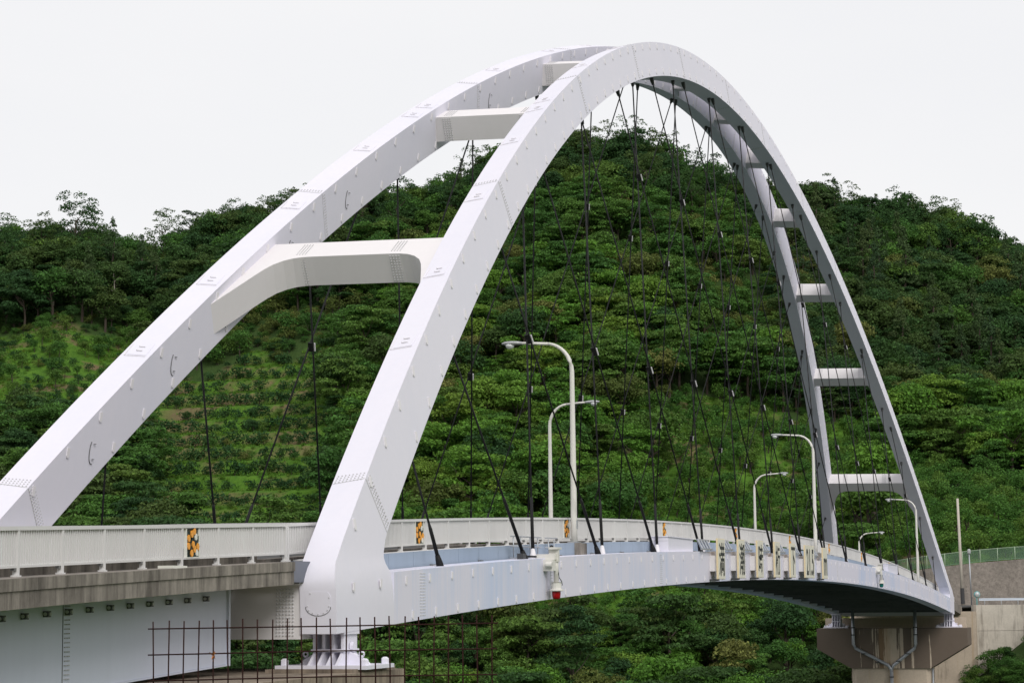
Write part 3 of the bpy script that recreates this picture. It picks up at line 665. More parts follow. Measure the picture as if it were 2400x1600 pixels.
pr_ = empty('near_pier', (0, 5.8, -14), 'brown weathered concrete pier top behind the rebar mesh', 'pier')
obj('pier_cap', MB().box(-6.5, 2.75, -.62, 12.4, -4.6, -1.60), M['capconc'], pr_)
obj('bearing_plinth', MB().box(-.6, 2.4, -.5, 1.75, -1.605, -1.515), M['capconc'], pr_); obj('bearing_plinth', MB().box(-.6, 2.4, W-.5, W+1.75, -1.605, -1.515), M['capconc'], pr_)
obj('pier_column', MB().box(-4.2, 2.2, 1.5, 10.2, -24, -4.59), M['capconc'], pr_)
fp_ = empty('far_pier', (160, 5.8, -20), 'tan concrete hammerhead pier with a forked grey drain pipe', 'pier')
cap = MB(); yz = [(-1.35, -3.0), (13.0, -3.0), (13.0, -4.95), (9.75, -6.8), (2.2, -6.8), (-1.35, -4.65)]
cap.sweep([[(x, y, z) for y, z in yz] for x in (157.8, 162.4)]); obj('pier_cap', cap, M['hammerhead'], fp_)
obj('back_wall', MB().box(160.9, 162.0, -1.0, 12.6, -3.01, -2.05), M['pierconc'], fp_)
col_ = MB(); cyz = [(2.2, 158.4), (2.6, 157.95), (9.3, 157.95), (9.75, 158.4), (9.75, 161.6), (9.3, 162.1), (2.6, 162.1), (2.2, 161.6)]
col_.sweep([[(x, y, z) for y, x in cyz] for z in (-26, -6.79)]); obj('pier_column', col_, M['pierconc'], fp_)
for sx in (3.5, 9.45):
    pm = MB().tube([(157.6, sx, -1.2), (157.6, sx, -4.5), (157.6, sx+(5.88-sx)*.05, -4.85), (157.6, sx+(5.88-sx)*.92, -6.5), (157.6, 5.88, -6.9), (157.6, 5.88, -7.2)], .16, 8); obj('drain_pipe', pm, M['galv'], fp_, smooth=True)
obj('drain_pipe', MB().tube([(157.6, 5.88, -7.0), (157.6, 5.88, -22)], .17, 8), M['galv'], fp_, smooth=True)
for y, z in ((3.5, -2.9), (9.45, -2.9), (3.5, -3.6), (9.45, -3.6), (4.3, -5.4), (8.5, -5.4), (5.2, -6.1), (7.2, -6.2), (5.88, -7.6)):
    obj('pipe_clamp', MB().box(157.42, 157.82, y-.2, y+.2, z-.05, z+.05), M['dark'], fp_)
obj('corner_pipe', MB().tube([(158.3, 2.05, -6.8), (158.3, 2.05, -22)], .09, 6), M['galv'], fp_, smooth=True)

# ------------------------------------------------------------------ street lamps
def lamp(X, far, label):
    s = -1 if far else 1; y = 10.55 if far else 1.12; zb = base_z(X); r_ = empty('street_lamp', (X, y, zb-.5), label, 'street lamp', None)
    pd = MB().box(X-.42, X+.42, y-.36, y+.30, zb-.52, zb-.02) if 0 <= X <= 160 else MB().box(X-.3, X+.3, y-.3, y+.3, zb-.8, zb-.02)
    pd = obj('pedestal', pd, M['conc'], r_); obj('base_flange', MB().box(X-.2, X+.2, y-.2, y+.2, zb-.025, zb+.03), M['galv'], pd)
    top = zb+7.35; pts = [(X, y, zb), (X, y, zb+.9), (X, y, zb+6.2)]; rad = [.125, .118, .085]
    for t_ in np.linspace(.15, 1, 8): a_ = t_*math.pi/2*.93; pts.append((X, y+s*1.0*(1-math.cos(a_)), zb+6.2+1.08*math.sin(a_))); rad.append(.085-.03*t_)
    pole = obj('pole', MB().tube(pts, rad, 10), M['lampmetal'], r_, smooth=True)
    obj('access_door', MB().box(X-.05, X+.05, y-.128, y-.10, zb+.5, zb+.8), M['galv'], pole)
    yy, zz = pts[-1][1], pts[-1][2]
    obj('arm', MB().tube([(X, yy-s*.02, zz-.004), (X, yy+s*.7, zz+.05), (X, yy+s*1.15, zz+.07)], [.055, .05, .05], 8), M['lampmetal'], r_, smooth=True)
    c = (X, yy+s*1.0, zz+.07); hd = MB()
    rings = []
    for f, w_, h_ in ((0, .06, .06), (.18, .13, .10), (.42, .19, .12), (.62, .17, .10), (.76, .08, .05)):
        rings.append([(c[0]+w_*math.cos(t_), c[1]+s*f, c[2]+h_*math.sin(t_)*(.8 if math.sin(t_) > 0 else .6)) for t_ in np.linspace(0, 2*math.pi, 12, endpoint=False)])
    h_ = obj('lamp_head', hd.sweep(rings), M['lamphead'], r_, smooth=True)
    obj('glass_bowl', MB().lathe([(.17, 0), (.16, -.07), (.11, -.14), (.03, -.17)], (c[0], c[1]+s*.47, c[2]-.035), 12), M['glass'], h_, smooth=True)
lamp(25.6, 0, 'curved arm street lamp on a concrete pedestal behind the red navigation light')
lamp(82.0, 0, 'curved arm street lamp past the end of the character boards')
lamp(139.5, 0, 'curved arm street lamp beside the far foot of the arch')
lamp(55.6, 1, 'street lamp across the road whose arm crosses the pedestal lamp pole')
lamp(113.0, 1, 'street lamp on the hill side of the road near the far portal strut')
lamp(172.0, 1, 'small street lamp on the hill side road past the arch end')

# ------------------------------------------------------------------ clearance boards
def glyph(txt):
    cu = bpy.data.curves.new('glyph', 'FONT'); cu.body = txt; cu.size = 1; cu.extrude = .004; cu.offset = .012
    o = bpy.data.objects.new('glyph', cu); COL.objects.link(o); dg = bpy.context.evaluated_depsgraph_get(); dg.update()
    me_ = bpy.data.meshes.new_from_object(o.evaluated_get(dg)); bpy.data.objects.remove(o); return me_
BO = [('満', 44.15, 1.55), ('潮', 48.94, 1.55), ('時', 53.84, 1.52), ('桁', 58.67, 1.55), ('下', 63.46, 1.55), ('21.5', 68.36, 3.15), ('m', 74.85, 1.55)]
for i, (ch, x0, w) in enumerate(BO):
    zc = zt(x0+w/2)+.33; h = 1.8; y0, y1 = -.40, -.315
    r_ = empty('clearance_board', (x0+w/2, -.3, zc-h/2), f'cream board on the girder reading {ch} in black', 'sign board', 'clearance boards on the girder')
    obj('board_body', MB().box(x0, x0+w, y0+.006, y1, zc-h/2, zc+h/2), M['cream'], r_); obj('board_face', MB().box(x0+.02, x0+w-.02, y0-.012, y0+.004, zc-h/2+.02, zc+h/2-.02), M['board'], r_)
    g = glyph(ch); co = np.array([v.co[:] for v in g.vertices]); mn, mx_ = co.min(0), co.max(0)
    gw, gh = w*.80, (1.48 if ch != 'm' else 1.0)
    vv = [(x0+w/2+((a_-mn[0])/(mx_[0]-mn[0])-.5)*gw, y0-.014-c_*1.0, (zc-.02 if ch != 'm' else zc-.2)+((b_-mn[1])/(mx_[1]-mn[1])-.5)*gh) for a_, b_, c_ in co]
    off = wloc(r_); g.vertices.foreach_set('co', np.array([Vector(p)-off for p in vv]).reshape(-1)); g.update(); g.materials.clear(); g.materials.append(M['black'])
    o = bpy.data.objects.new('lettering', g); link(o, r_)
    # bracket behind and slanting lamp trough on top
    for bx0 in (x0+.1, x0+w-.3): obj('bracket', MB().box(bx0, bx0+.12, y1-.01, .02, zc-h/2+.35, zc+h/2-.75), M['strut'], r_)
    obj('foot_bracket', MB().box(x0-.05, x0+.25, y0+.01, .12, zc-h/2-.07, zc-h/2+.005), M['dark'], r_)
    fl = MB(); z0 = zc+.5
    for k in range(4):
        xx = x0-2.0+k*.62; fl.bar((xx, -.1, z0-.1), (xx+.75, .25, z0+.32), .06, .1)
    fl.bar((x0-2.1, -.1, z0-.12), (x0+.1, -.1, z0-.09), .08, .06); fl.bar((x0-1.35, .25, z0+.32), (x0+.7, .25, z0+.34), .08, .06)
    obj('support_frame', fl, M['galv'], r_)

# ------------------------------------------------------------------ navigation lights, boxes, inspection handrail
def navlight(X, lens, label):
    z = zt(X); r_ = empty('navigation_light', (X, -.3, z-.7), label, 'navigation light')
    obj('bracket', MB().box(X-.35, X+.2, -.32, .01, z+.25, z+.62).box(X-.12, X+.05, -.35, .3, z+.62, z+.8).box(X+.02, X+.2, -.4, -.1, z+.55, z+.98).box(X-.12, X+.4, -.42, -.12, z+.95, z+1.02), M['lampmetal'], r_)
    obj('pivot', MB().lathe([(.09, 0), (.09, .2)], (X-.42, -.12, z+.45), 10, Vector((0, -1, 0))), M['lampmetal'], r_)
    st_ = obj('stem', MB().tube([(X+.12, -.3, z+.9), (X+.12, -.3, z-.12)], .085, 10), M['lampmetal'], r_, smooth=True)
    lad = MB()
    for k in range(6): lad.bar((X-.2, -.2, z+.2-k*.09), (X+.02, -.2, z+.2-k*.09), .02, .02)
    lad.bar((X-.22, -.2, z+.25), (X-.2, -.2, z-.3), .02, .02, Vector((1, 0, 0))); obj('step_rungs', lad, M['galv'], st_)
    hs = obj('housing', MB().lathe([(.2, 0), (.17, -.02), (.17, -.22), (.25, -.24), (.25, -.28), (.18, -.29)], (X+.12, -.3, z-.11), 14), M['lampmetal'], r_, smooth=False)
    obj('lens', MB().lathe([(.14, 0), (.145, -.05), (.14, -.16), (.12, -.24), (.07, -.27)], (X+.12, -.3, z-.39), 14), M[lens], hs, smooth=True)
    cb = MB(); pts = [(X+.2, -.35, z+.3), (X+.08, -.4, z+.15), (X+.1, -.42, z+.02), (X+.35, -.42, z-.08), (X+.42, -.42, z-.2), (X+.3, -.4, z-.26), (X+.18, -.38, z-.25)]
    obj('power_cable', cb.tube(pts, .014, 6), M['dark'], r_, smooth=True)
navlight(18.0, 'red', 'white bracket navigation light with red lens hung on the tie girder')
navlight(102.2, 'green', 'white bracket navigation light with green lens hung past the boards')
for x0, x1, lab in ((36.8, 41.6, 'white lidded equipment cabinet on the girder before the first board'), (110.5, 116.5, 'white equipment cabinet on the girder near the green light')):
    z = zt(x0)+.68; r_ = empty('equipment_cabinet', ((x0+x1)/2, .5, z), lab, 'cabinet')
    obj('body', MB().box(x0, x1, .18, .9, z-.08, z+.60), M['white'], r_); obj('lid', MB().box(x0-.04, x1+.04, .14, .94, z+.602, z+.64), M['white'], r_); obj('door_seam', MB().box(x0-.006, x0+.02, .2, .88, z+.44, z+.452), M['bolt'], r_)
    obj('conduit', MB().tube([(x1+.06, .4, z+.5), (x1+.2, .4, z+.3), (x1+.18, .4, z-.05)], .03, 6), M['dark'], r_, smooth=True)
r_ = empty('inspection_handrail', (19.5, .9, zt(19)+.6), 'thin grey pipe handrail around the inspection hatch beside the hangers', 'handrail')
zb = zt(19)+.66; zh = zb+.68
for x in (17.2, 18.0, 19.1, 19.4, 20.0, 21.3, 22.0):
    obj('post', MB().tube([(x, .86, zb), (x, .86, zh)], .022, 6), M['galv'], r_, smooth=True)
for z in (zh, zb+.35):
    obj('rail', MB().tube([(16.9, .86, z), (20.4, .86, z+.03)], .022, 6), M['galv'], r_, smooth=True); obj('rail', MB().tube([(20.9, .86, z+.04), (22.4, .86, z+.06)], .022, 6), M['galv'], r_, smooth=True)
obj('foot_plate', MB().box(17, 22.4, .72, .93, zb-.06, zb+.0), M['galv'], r_)
r_ = empty('cable_coil', (19.9, .45, zt(20)+.7), 'black cable lying along the girder with a small coil', 'cable')
z = zt(18)+.72; obj('run', MB().tube([(17.0, .4, z), (17.8, .3, z-.0), (18.6, .4, z+.02), (19.6, .35, z+.06)], .035, 6), M['cable'], r_, smooth=True)
obj('coil', MB().tube([(19.9+.22*math.cos(t_), .35, zt(20)+.88+.16*math.sin(t_)) for t_ in np.linspace(0, 4*math.pi, 28)], .035, 6), M['cable'], r_, smooth=True)
obj('junction_box', MB().box(16.4, 16.75, .3, .5, zt(16.4)+.66, zt(16.4)+.86), M['dark'], r_)

# ------------------------------------------------------------------ far bank structures
def P3(D, R, z): x, y = w2(D, R); return Vector((x, y, z))
ab = empty('abutment', (177, 4, -12), 'stained concrete abutment under the short end span of the bridge', 'abutment')
obj('front_wall', MB().box(175.5, 178.2, -.7, 12.2, -14, -1.6), M['pierconc'], ab)
mb = MB(); mb.sweep([[(X, .75, base_z(X)-.9), (X, 10.9, base_z(X)-.9), (X, 10.9, base_z(X)-.03), (X, .75, base_z(X)-.03)] for X in (161.1, 168, 177.0)]); obj('end_span_slab', mb, M['conc'], ab)
ww = empty('wing_wall', P3(221.5, 60, -12), 'tall pale concrete wing wall with dark streaks under the guardrail', 'retaining wall')
for k in range(12):
    R0 = 48.0+k*5.3; A_ = [P3(220.6, R0+.015, 0), P3(220.6, R0+5.285, 0), P3(223, R0+5.285, 0), P3(223, R0+.015, 0)]
    for zi, (z0, z1) in enumerate(((-14, -3.615), (-3.585, -.95))):
        obj('wall_panel', MB().hexa([Vector((p.x, p.y, z0)) for p in A_]+[Vector((p.x, p.y, z1)) for p in A_]), M['wallconc'], ww)
rw = empty('retaining_wall', P3(251, 80, -1.5), 'high brown grey sprayed concrete retaining wall behind the guardrail', 'retaining wall')
RW = [(40, 262, .6), (43, 257.5, 2.0), (46, 253.5, 2.85), (49.5, 251, 3.3), (55, 250.2, 3.9), (60, 250, 4.25), (70, 250, 4.5), (90, 250, 4.9), (125, 249, 5.4)]
mb = MB(); mb.sweep([[P3(D-.6, R, -2.5), P3(D+2.5, R, -2.5), P3(D+2.5, R, zt_), P3(D, R, zt_)] for R, D, zt_ in RW]); obj('wall_face', mb, M['shotcrete'], rw)
fc = empty('chain_link_fence', P3(251, 80, 4), 'green chain link fence with pale posts along the top of the retaining wall', 'fence')
def rwz(R): return float(np.interp(R, [q[0] for q in RW], [q[2] for q in RW])), float(np.interp(R, [q[0] for q in RW], [q[1] for q in RW]))
Rs = list(np.arange(41, 124, 2.05))
for R in Rs: z, D = rwz(R); obj('fence_post', MB().tube([P3(D+.9, R, z-.2), P3(D+.9, R, z+1.55)], .04, 6), M['palegreen'], fc, smooth=True)
for h in (1.5, .12):
    obj('fence_rail', MB().tube([P3(rwz(R)[1]+.9, R, rwz(R)[0]+h) for R in Rs], .03, 6), M['palegreen'] if h > 1 else M['greenfence'], fc)
wm = MB()
for R in np.arange(41, 122, .16):
    for s_ in (0, 1.3):
        z0, D0 = rwz(R+s_); z1, D1 = rwz(R+1.3-s_); a_, b_ = P3(D0+.9, R+s_, z0+.12), P3(D1+.9, R+1.3-s_, z1+1.5)
        w_ = Vector((0, 0, .019)); wm.add([a_-w_, a_+w_, b_+w_, b_-w_], [(0, 1, 2, 3)])
obj('wire_mesh', wm, M['greenfence'], fc, kind='stuff')
gr = empty('guardrail', P3(222, 80, -.95), 'pale blue grey steel guardrail along the road above the wing wall', 'guardrail')
for R in np.arange(49.2, 112, 1.75): obj('post', MB().tube([P3(221.9, R, -1.0), P3(221.9, R, -.25)], .055, 8), M['galv'], gr, smooth=True)
mb = MB(); mb.sweep([[P3(221.8+dd, R, -.38+zz) for dd, zz in ((0, .13), (-.05, .08), (0, 0), (-.05, -.08), (0, -.13), (.04, -.10), (.02, 0), (.04, .10))] for R in np.arange(48.6, 112, 6)]); obj('beam', mb, M['guard'], gr)
rd = MB(); rd.sweep([[P3(223.05, R, -1.22), P3(250.2, R, -1.2), P3(250.2, R, -1.08), P3(223.05, R, -1.08)] for R in (44.5, 60, 80, 118)]); obj('road', rd, M['asphalt'], kind='structure', label='asphalt road leaving the far end of the bridge')
r_ = empty('utility_pole', P3(244, 51.6, -1.1), 'tall bare concrete utility pole in front of the retaining wall', 'utility pole')
obj('pole_shaft', MB().tube([P3(244, 51.6, -1.2), P3(244, 51.4, 11.2)], [.2, .13], 10), M['wallconc'], r_, smooth=True); obj('guard_sleeve', MB().tube([P3(244, 51.6, -.9), P3(244, 51.58, .9)], .23, 10), M['dark'], r_)
r_ = empty('camera_pole', P3(243, 52.4, -1.1), 'thin grey pole with a small white lamp beside the utility pole', 'pole')
obj('pole_shaft', MB().tube([P3(243, 52.4, -1.2), P3(243, 52.3, 4.9)], .07, 8), M['galv'], r_, smooth=True); obj('head', MB().lathe([(.1, 0), (.2, .12), (.2, .45), (.12, .6)], P3(243, 52.3, 4.75), 10), M['lamphead'], r_)
r_ = empty('traffic_mirror', P3(221.8, 48.4, -1.0), 'small round teal traffic mirror at the end of the slatted railing', 'mirror')
obj('post', MB().tube([P3(221.9, 48.4, -1.2), P3(221.9, 48.4, .1)], .05, 8), M['teal'], r_, smooth=True); obj('mirror_disc', MB().lathe([(.32, 0), (.34, .06), (.29, .12), (.1, .2)], P3(221.8, 48.4, .15), 16, Vector((-F2.x, -F2.y, 0))), M['teal'], r_)
obj('mirror_glass', MB().lathe([(.26, .125), (.2, .19), (.05, .23)], P3(221.75, 48.4, .15), 16, Vector((-F2.x, -F2.y, 0))), M['lamphead'], r_)

# ------------------------------------------------------------------ rebar mesh in front
rf = empty('rebar_mesh', P3(25, -2, -2.6), 'rusty rebar grid standing upright in front of the pier', 'rebar grid')
def px(x, y, D): 
    xc = (x-1200)/FPX; yc = (800-y)/FPX; d = fwd+rgt*xc+upv*yc; k = D/(d.x*F2.x+d.y*F2.y); return CAM+d*k
c0 = px(345, 1473, 25); c1 = px(1165, 1459, 25.4); ex = (c1-c0).normalized(); leng = (c1-c0).length; dn = Vector((0, 0, -1)).lerp(ex, .006)
for i in range(24):
    p = c0+ex*(.075+i*.1737)+Vector((rng.uniform(-.003, .003), 0, 0)); lean = Vector((rng.uniform(-.012, .012), rng.uniform(-.012, .012), 0))
    obj('vertical_bar', MB().tube([p+Vector((0, 0, .095+rng.uniform(-.012, .012)))+lean, p+dn*.5, p+dn*2.4], .0092, 6), M['rust'], rf, smooth=True)
for j in range(7):
    a_ = c0+dn*(j*.305)+Vector((-.01, -.015, 0)); b_ = a_+ex*(leng-(.02 if j else 0)); mid = (a_+b_)/2+Vector((0, 0, rng.uniform(-.012, .012)))
    obj('horizontal_bar', MB().tube([a_, mid, b_], .0092, 6), M['rust'], rf, smooth=True)
dl = MB(); P0 = px(500, 1535, 24.95)
for i in range(16):
    d = Vector((rng.uniform(-1, 1), rng.uniform(-.4, .4), rng.uniform(-1, 1))).normalized(); a_ = P0+d*.01; b_ = P0+d*rng.uniform(.03, .085); s_ = d.cross(Vector((.3, .2, .9))).normalized()*.012
    dl.add([a_-s_, a_+s_, b_+s_*.4, b_-s_*.4], [(0, 1, 2, 3)])
obj('dry_leaf_tuft', dl, M['dry'], label='orange brown tuft of dry leaves caught on the rebar grid', cat='dry leaves')

# ------------------------------------------------------------------ vegetation prototypes
def leafcloud(clumps, n_per, size, flat, up, rs, jitter=1.0):
    "clumps: (x,y,z,rx,rz). returns verts, faces of small leaf clusters"
    V = []; 
    for (x, y, z, rx, rz) in clumps:
        n_ = max(8, int(n_per*rx*rx)); u = rs.normal(size=(n_, 3)); u /= np.linalg.norm(u, axis=1)[:, None]
        u[:, 2] = np.where(u[:, 2] < -.35, -u[:, 2]*.6, u[:, 2])
        rad = rs.uniform(.72, 1.06, size=(n_, 1)); c = u*rad*np.array([rx, rx, rz])+np.array([x, y, z])
        nrm = u*(1-up)+np.array([0, 0, up])+rs.normal(size=(n_, 3))*.42*jitter; nrm /= np.linalg.norm(nrm, axis=1)[:, None]
        t1 = np.cross(nrm, rs.normal(size=(n_, 3))); t1 /= np.linalg.norm(t1, axis=1)[:, None]; t2 = np.cross(nrm, t1)
        s = (size*rs.uniform(.55, 1.35, size=(n_, 1)))
        a = c+t1*s; b = c+t2*s*.55+nrm*s*.12; d = c-t1*s; e = c-t2*s*.55+nrm*s*.12
        V.append(np.stack([a, b, d, e], 1))
    V = np.concatenate(V); k = len(V); return V.reshape(-1, 3), np.arange(k*4).reshape(k, 4)
def meshfrom(name, V, Fc, mat):
    me_ = bpy.data.meshes.new(name); me_.from_pydata(V.tolist(), [], Fc.tolist()); me_.materials.append(mat); me_.update(); return me_
def trunk_mesh(h, r, limbs, seed, mat):
    rs = random.Random(seed); mb = MB(); pts = [(0, 0, -.6), (rs.uniform(-.1, .1), rs.uniform(-.1, .1), h*.35), (rs.uniform(-.25, .25), rs.uniform(-.25, .25), h*.75)]; mb.tube(pts, [r, r*.8, r*.45], 6)
    for i in range(limbs):
        t_ = rs.uniform(.35, .75); b = Vector(pts[1]).lerp(Vector(pts[2]), (t_-.35)/.4); a_ = rs.uniform(0, 6.28); l_ = h*rs.uniform(.25, .45)*(.5 if h > 6 else .9)
        mb.tube([b, b+Vector((math.cos(a_)*l_*.5, math.sin(a_)*l_*.5, l_*.4)), b+Vector((math.cos(a_)*l_*.9, math.sin(a_)*l_*.9, l_*.9))], [r*.45, r*.3, r*.12], 5)
    me_ = mb.mesh('trunk'); me_.materials.append(mat); return me_
PROTO = {}
def proto(kind, mat, seed):
    rs = np.random.RandomState(seed); cl = []
    if kind == 'round':        # billowing broadleaf crown, about 6 m tall
        H = 6.0; 
        for i in range(26):
            th = rs.uniform(0, 6.283); ph = rs.uniform(-.25, 1.0); rr = math.sqrt(max(0, 1-min(1, abs(ph))**2))
            k = rs.uniform(.7, 1.05); cl.append((2.1*rr*math.cos(th)*k, 2.1*rr*math.sin(th)*k, 3.4+1.9*ph*k, rs.uniform(.65, 1.1), rs.uniform(.5, .85)))
        cl.append((0, 0, 3.2, 1.7, 1.6)); V, Fc = leafcloud(cl, 120, .15, 1, .28, rs); tr = (4.4, .17, 4)
    elif kind == 'layered':    # flat tiered sprays of foliage
        H = 6.5
        for i in range(24):
            z = rs.uniform(2.0, 5.9); R_ = 2.7*math.sqrt(max(.06, 1-((z-3.2)/3.0)**2)); th = rs.uniform(0, 6.283); k = math.sqrt(rs.uniform(.15, 1))
            cl.append((R_*k*math.cos(th), R_*k*math.sin(th), z, rs.uniform(.75, 1.3), rs.uniform(.28, .46)))
        V, Fc = leafcloud(cl, 140, .15, .3, .5, rs); tr = (4.6, .15, 6)
    elif kind == 'scrub':
        H = 3.4
        for i in range(13):
            th = rs.uniform(0, 6.283); k = rs.uniform(.2, 1.2); cl.append((k*math.cos(th)*1.1, k*math.sin(th)*1.1, rs.uniform(.9, 2.6), rs.uniform(.5, .85), rs.uniform(.4, .75)))
        V, Fc = leafcloud(cl, 150, .12, 1, .3, rs); tr = (2.0, .08, 3)
    elif kind == 'citrus':
        H = 2.9
        for i in range(17):
            th = rs.uniform(0, 6.283); k = rs.uniform(.2, .85); cl.append((k*math.cos(th)*1.05, k*math.sin(th)*1.05, rs.uniform(.8, 2.0), rs.uniform(.4, .66), rs.uniform(.36, .62)))
        V, Fc = leafcloud(cl, 190, .10, 1, .3, rs, 1.3); tr = (1.6, .09, 3)
    elif kind == 'bush':
        H = 1.9
        for i in range(10):
            th = rs.uniform(0, 6.283); k = rs.uniform(.1, .65); cl.append((k*math.cos(th), k*math.sin(th), rs.uniform(.45, 1.25), rs.uniform(.38, .58), rs.uniform(.36, .52)))
        V, Fc = leafcloud(cl, 150, .11, 1, .25, rs, 1.2); tr = (.9, .06, 2)
    elif kind == 'conifer':
        H = 9.0
        for i in range(70):
            z = rs.uniform(1.0, 8.9); R_ = 2.0*(1-z/9.2)**.85; th = rs.uniform(0, 6.283); k = math.sqrt(rs.uniform(.2, 1)); cl.append((R_*k*math.cos(th), R_*k*math.sin(th), z, rs.uniform(.28, .6)*(.45+R_/2.4), rs.uniform(.25, .5)))
        V, Fc = leafcloud(cl, 260, .12, 1, .1, rs); tr = (8.4, .17, 0)
    elif kind == 'pine':
        H = 9.0
        for i in range(20):
            z = rs.uniform(3.4, 8.8); R_ = .5+1.9*(1-abs(z-5.2)/4.2); th = rs.uniform(0, 6.283); k = rs.uniform(.3, 1); cl.append((R_*k*math.cos(th), R_*k*math.sin(th), z, rs.uniform(.5, .9), rs.uniform(.2, .34)))
        V, Fc = leafcloud(cl, 160, .12, .4, .35, rs); tr = (8.6, .16, 9)
    else:                      # airy: open crown, sky between the sprays
        H = 8.0
        for i in range(34):
            th = rs.uniform(0, 6.283); ph = rs.uniform(-.6, 1); k = rs.uniform(.5, 1.1); rr = math.sqrt(max(0, 1-ph*ph*.9)); cl.append((2.5*rr*k*math.cos(th), 2.5*rr*k*math.sin(th), 5.0+2.8*ph*k, rs.uniform(.4, .75), rs.uniform(.3, .55)))
        V, Fc = leafcloud(cl, 105, .125, 1, .25, rs, 1.4); tr = (6.6, .14, 9)
    cm = meshfrom('crown', V, Fc, M[mat]); tm = trunk_mesh(*tr, seed, M['bark'])
    return (cm, tm, H)
def joined(name, cm, tm):
    bm = bmesh.new(); bm.from_mesh(cm); n0 = len(bm.faces); bm.from_mesh(tm); bm.faces.ensure_lookup_table()
    for f in bm.faces[n0:]: f.material_index = 1
    me_ = bpy.data.meshes.new(name); bm.to_mesh(me_); bm.free(); me_.materials.append(cm.materials[0]); me_.materials.append(tm.materials[0]); return me_
SPEC = {'round_dark': ('round', 'leaf_dark', 3), 'round_mid': ('round', 'leaf_mid', 3), 'round_olive': ('round', 'leaf_olive', 2), 'round_fresh': ('round', 'leaf_fresh', 2), 'layered_fresh': ('layered', 'leaf_fresh', 3), 'layered_mid': ('layered', 'leaf_mid', 3), 'layered_dark': ('layered', 'leaf_dark', 2),
        'scrub_mid': ('scrub', 'leaf_mid', 3), 'scrub_olive': ('scrub', 'leaf_olive', 2), 'scrub_fresh': ('scrub', 'leaf_fresh', 2), 'citrus': ('citrus', 'leaf_citrus', 4), 'bush': ('bush', 'leaf_bush', 3), 'conifer': ('conifer', 'leaf_pine', 2), 'pine': ('pine', 'leaf_pine', 3), 'airy': ('airy', 'leaf_dark', 3)}
sd_ = 100
for k_, (kd, mt, nn_) in SPEC.items():
    PROTO[k_] = []
    for i in range(nn_): sd_ += 1; PROTO[k_].append(proto(kd, mt, sd_))

# ------------------------------------------------------------------ vegetation layout
def pick(x, y, D, R):
    r = rng.random()
    if D > 425: return rng.choice(['round_dark', 'round_dark', 'round_mid', 'airy'])
    if x < 540 and y < 800: return 'round_dark' if r < .62 else ('layered_dark' if r < .86 else ('round_mid' if r < .91 else 'conifer'))
    if 380 < x < 800 and 740 < y < 900: return 'scrub_mid' if r < .6 else 'scrub_olive'
    if x < 800: return 'layered_dark' if r < .3 else ('round_dark' if r < .6 else 'layered_mid')
    if x > 1840 and y < 1000: return 'round_dark' if r < .5 else ('layered_dark' if r < .62 else ('round_mid' if r < .72 else ('conifer' if r < .9 else 'round_olive')))
    if 900 < x < 1580 and y > 640 and y < 1260: return 'layered_fresh' if r < .28 else ('layered_mid' if r < .46 else ('round_mid' if r < .66 else ('round_fresh' if r < .84 else ('round_dark' if r < .92 else 'round_olive'))))
    if y > 1440: return 'layered_dark' if r < .2 else ('layered_mid' if r < .42 else ('round_dark' if r < .58 else ('round_mid' if r < .78 else ('round_fresh' if r < .9 else 'round_olive'))))
    if y < 900: return 'scrub_mid' if r < .35 else ('scrub_olive' if r < .5 else ('scrub_fresh' if r < .62 else ('round_mid' if r < .85 else 'layered_mid')))
    return 'layered_mid' if r < .3 else ('round_mid' if r < .6 else ('layered_fresh' if r < .78 else 'round_fresh'))
TREES = []     # (kind, x, y, z, scale, rot, D, px)
D = 212.0
while D < 470:
    R = -.36*D
    while R < .36*D:
        d = D+rng.uniform(-1.5, 1.5); r = R+rng.uniform(-1.6, 1.6); z = float(ground(d, r)); x, y = w2(d, r); px_, py_ = topx(x, y, z)
        blocked = (r > 41 and 217.5 < d < 254) or z < -19.5 or (abs(y-5.8) < 9.5 and x < 182 and z > -6) or (x < 164 and abs(y-5.8) < 10)
        o = any(bool(q) for q in orchard_open(np.array(d), np.array(r)))
        if not blocked and not o and not (r > 40 and d < 218):
            k_ = pick(px_, py_, d, r); s_ = rng.choice([.65, .85, 1.0, 1.2, 1.45, 1.7])*rng.uniform(.9, 1.1)
            if d < 268: s_ *= .85
            TREES.append((k_, x, y, z-.2, s_, rng.uniform(0, 6.28), d, px_, py_))
        R += 3.6 if D < 420 else 3.0
    D += 3.2
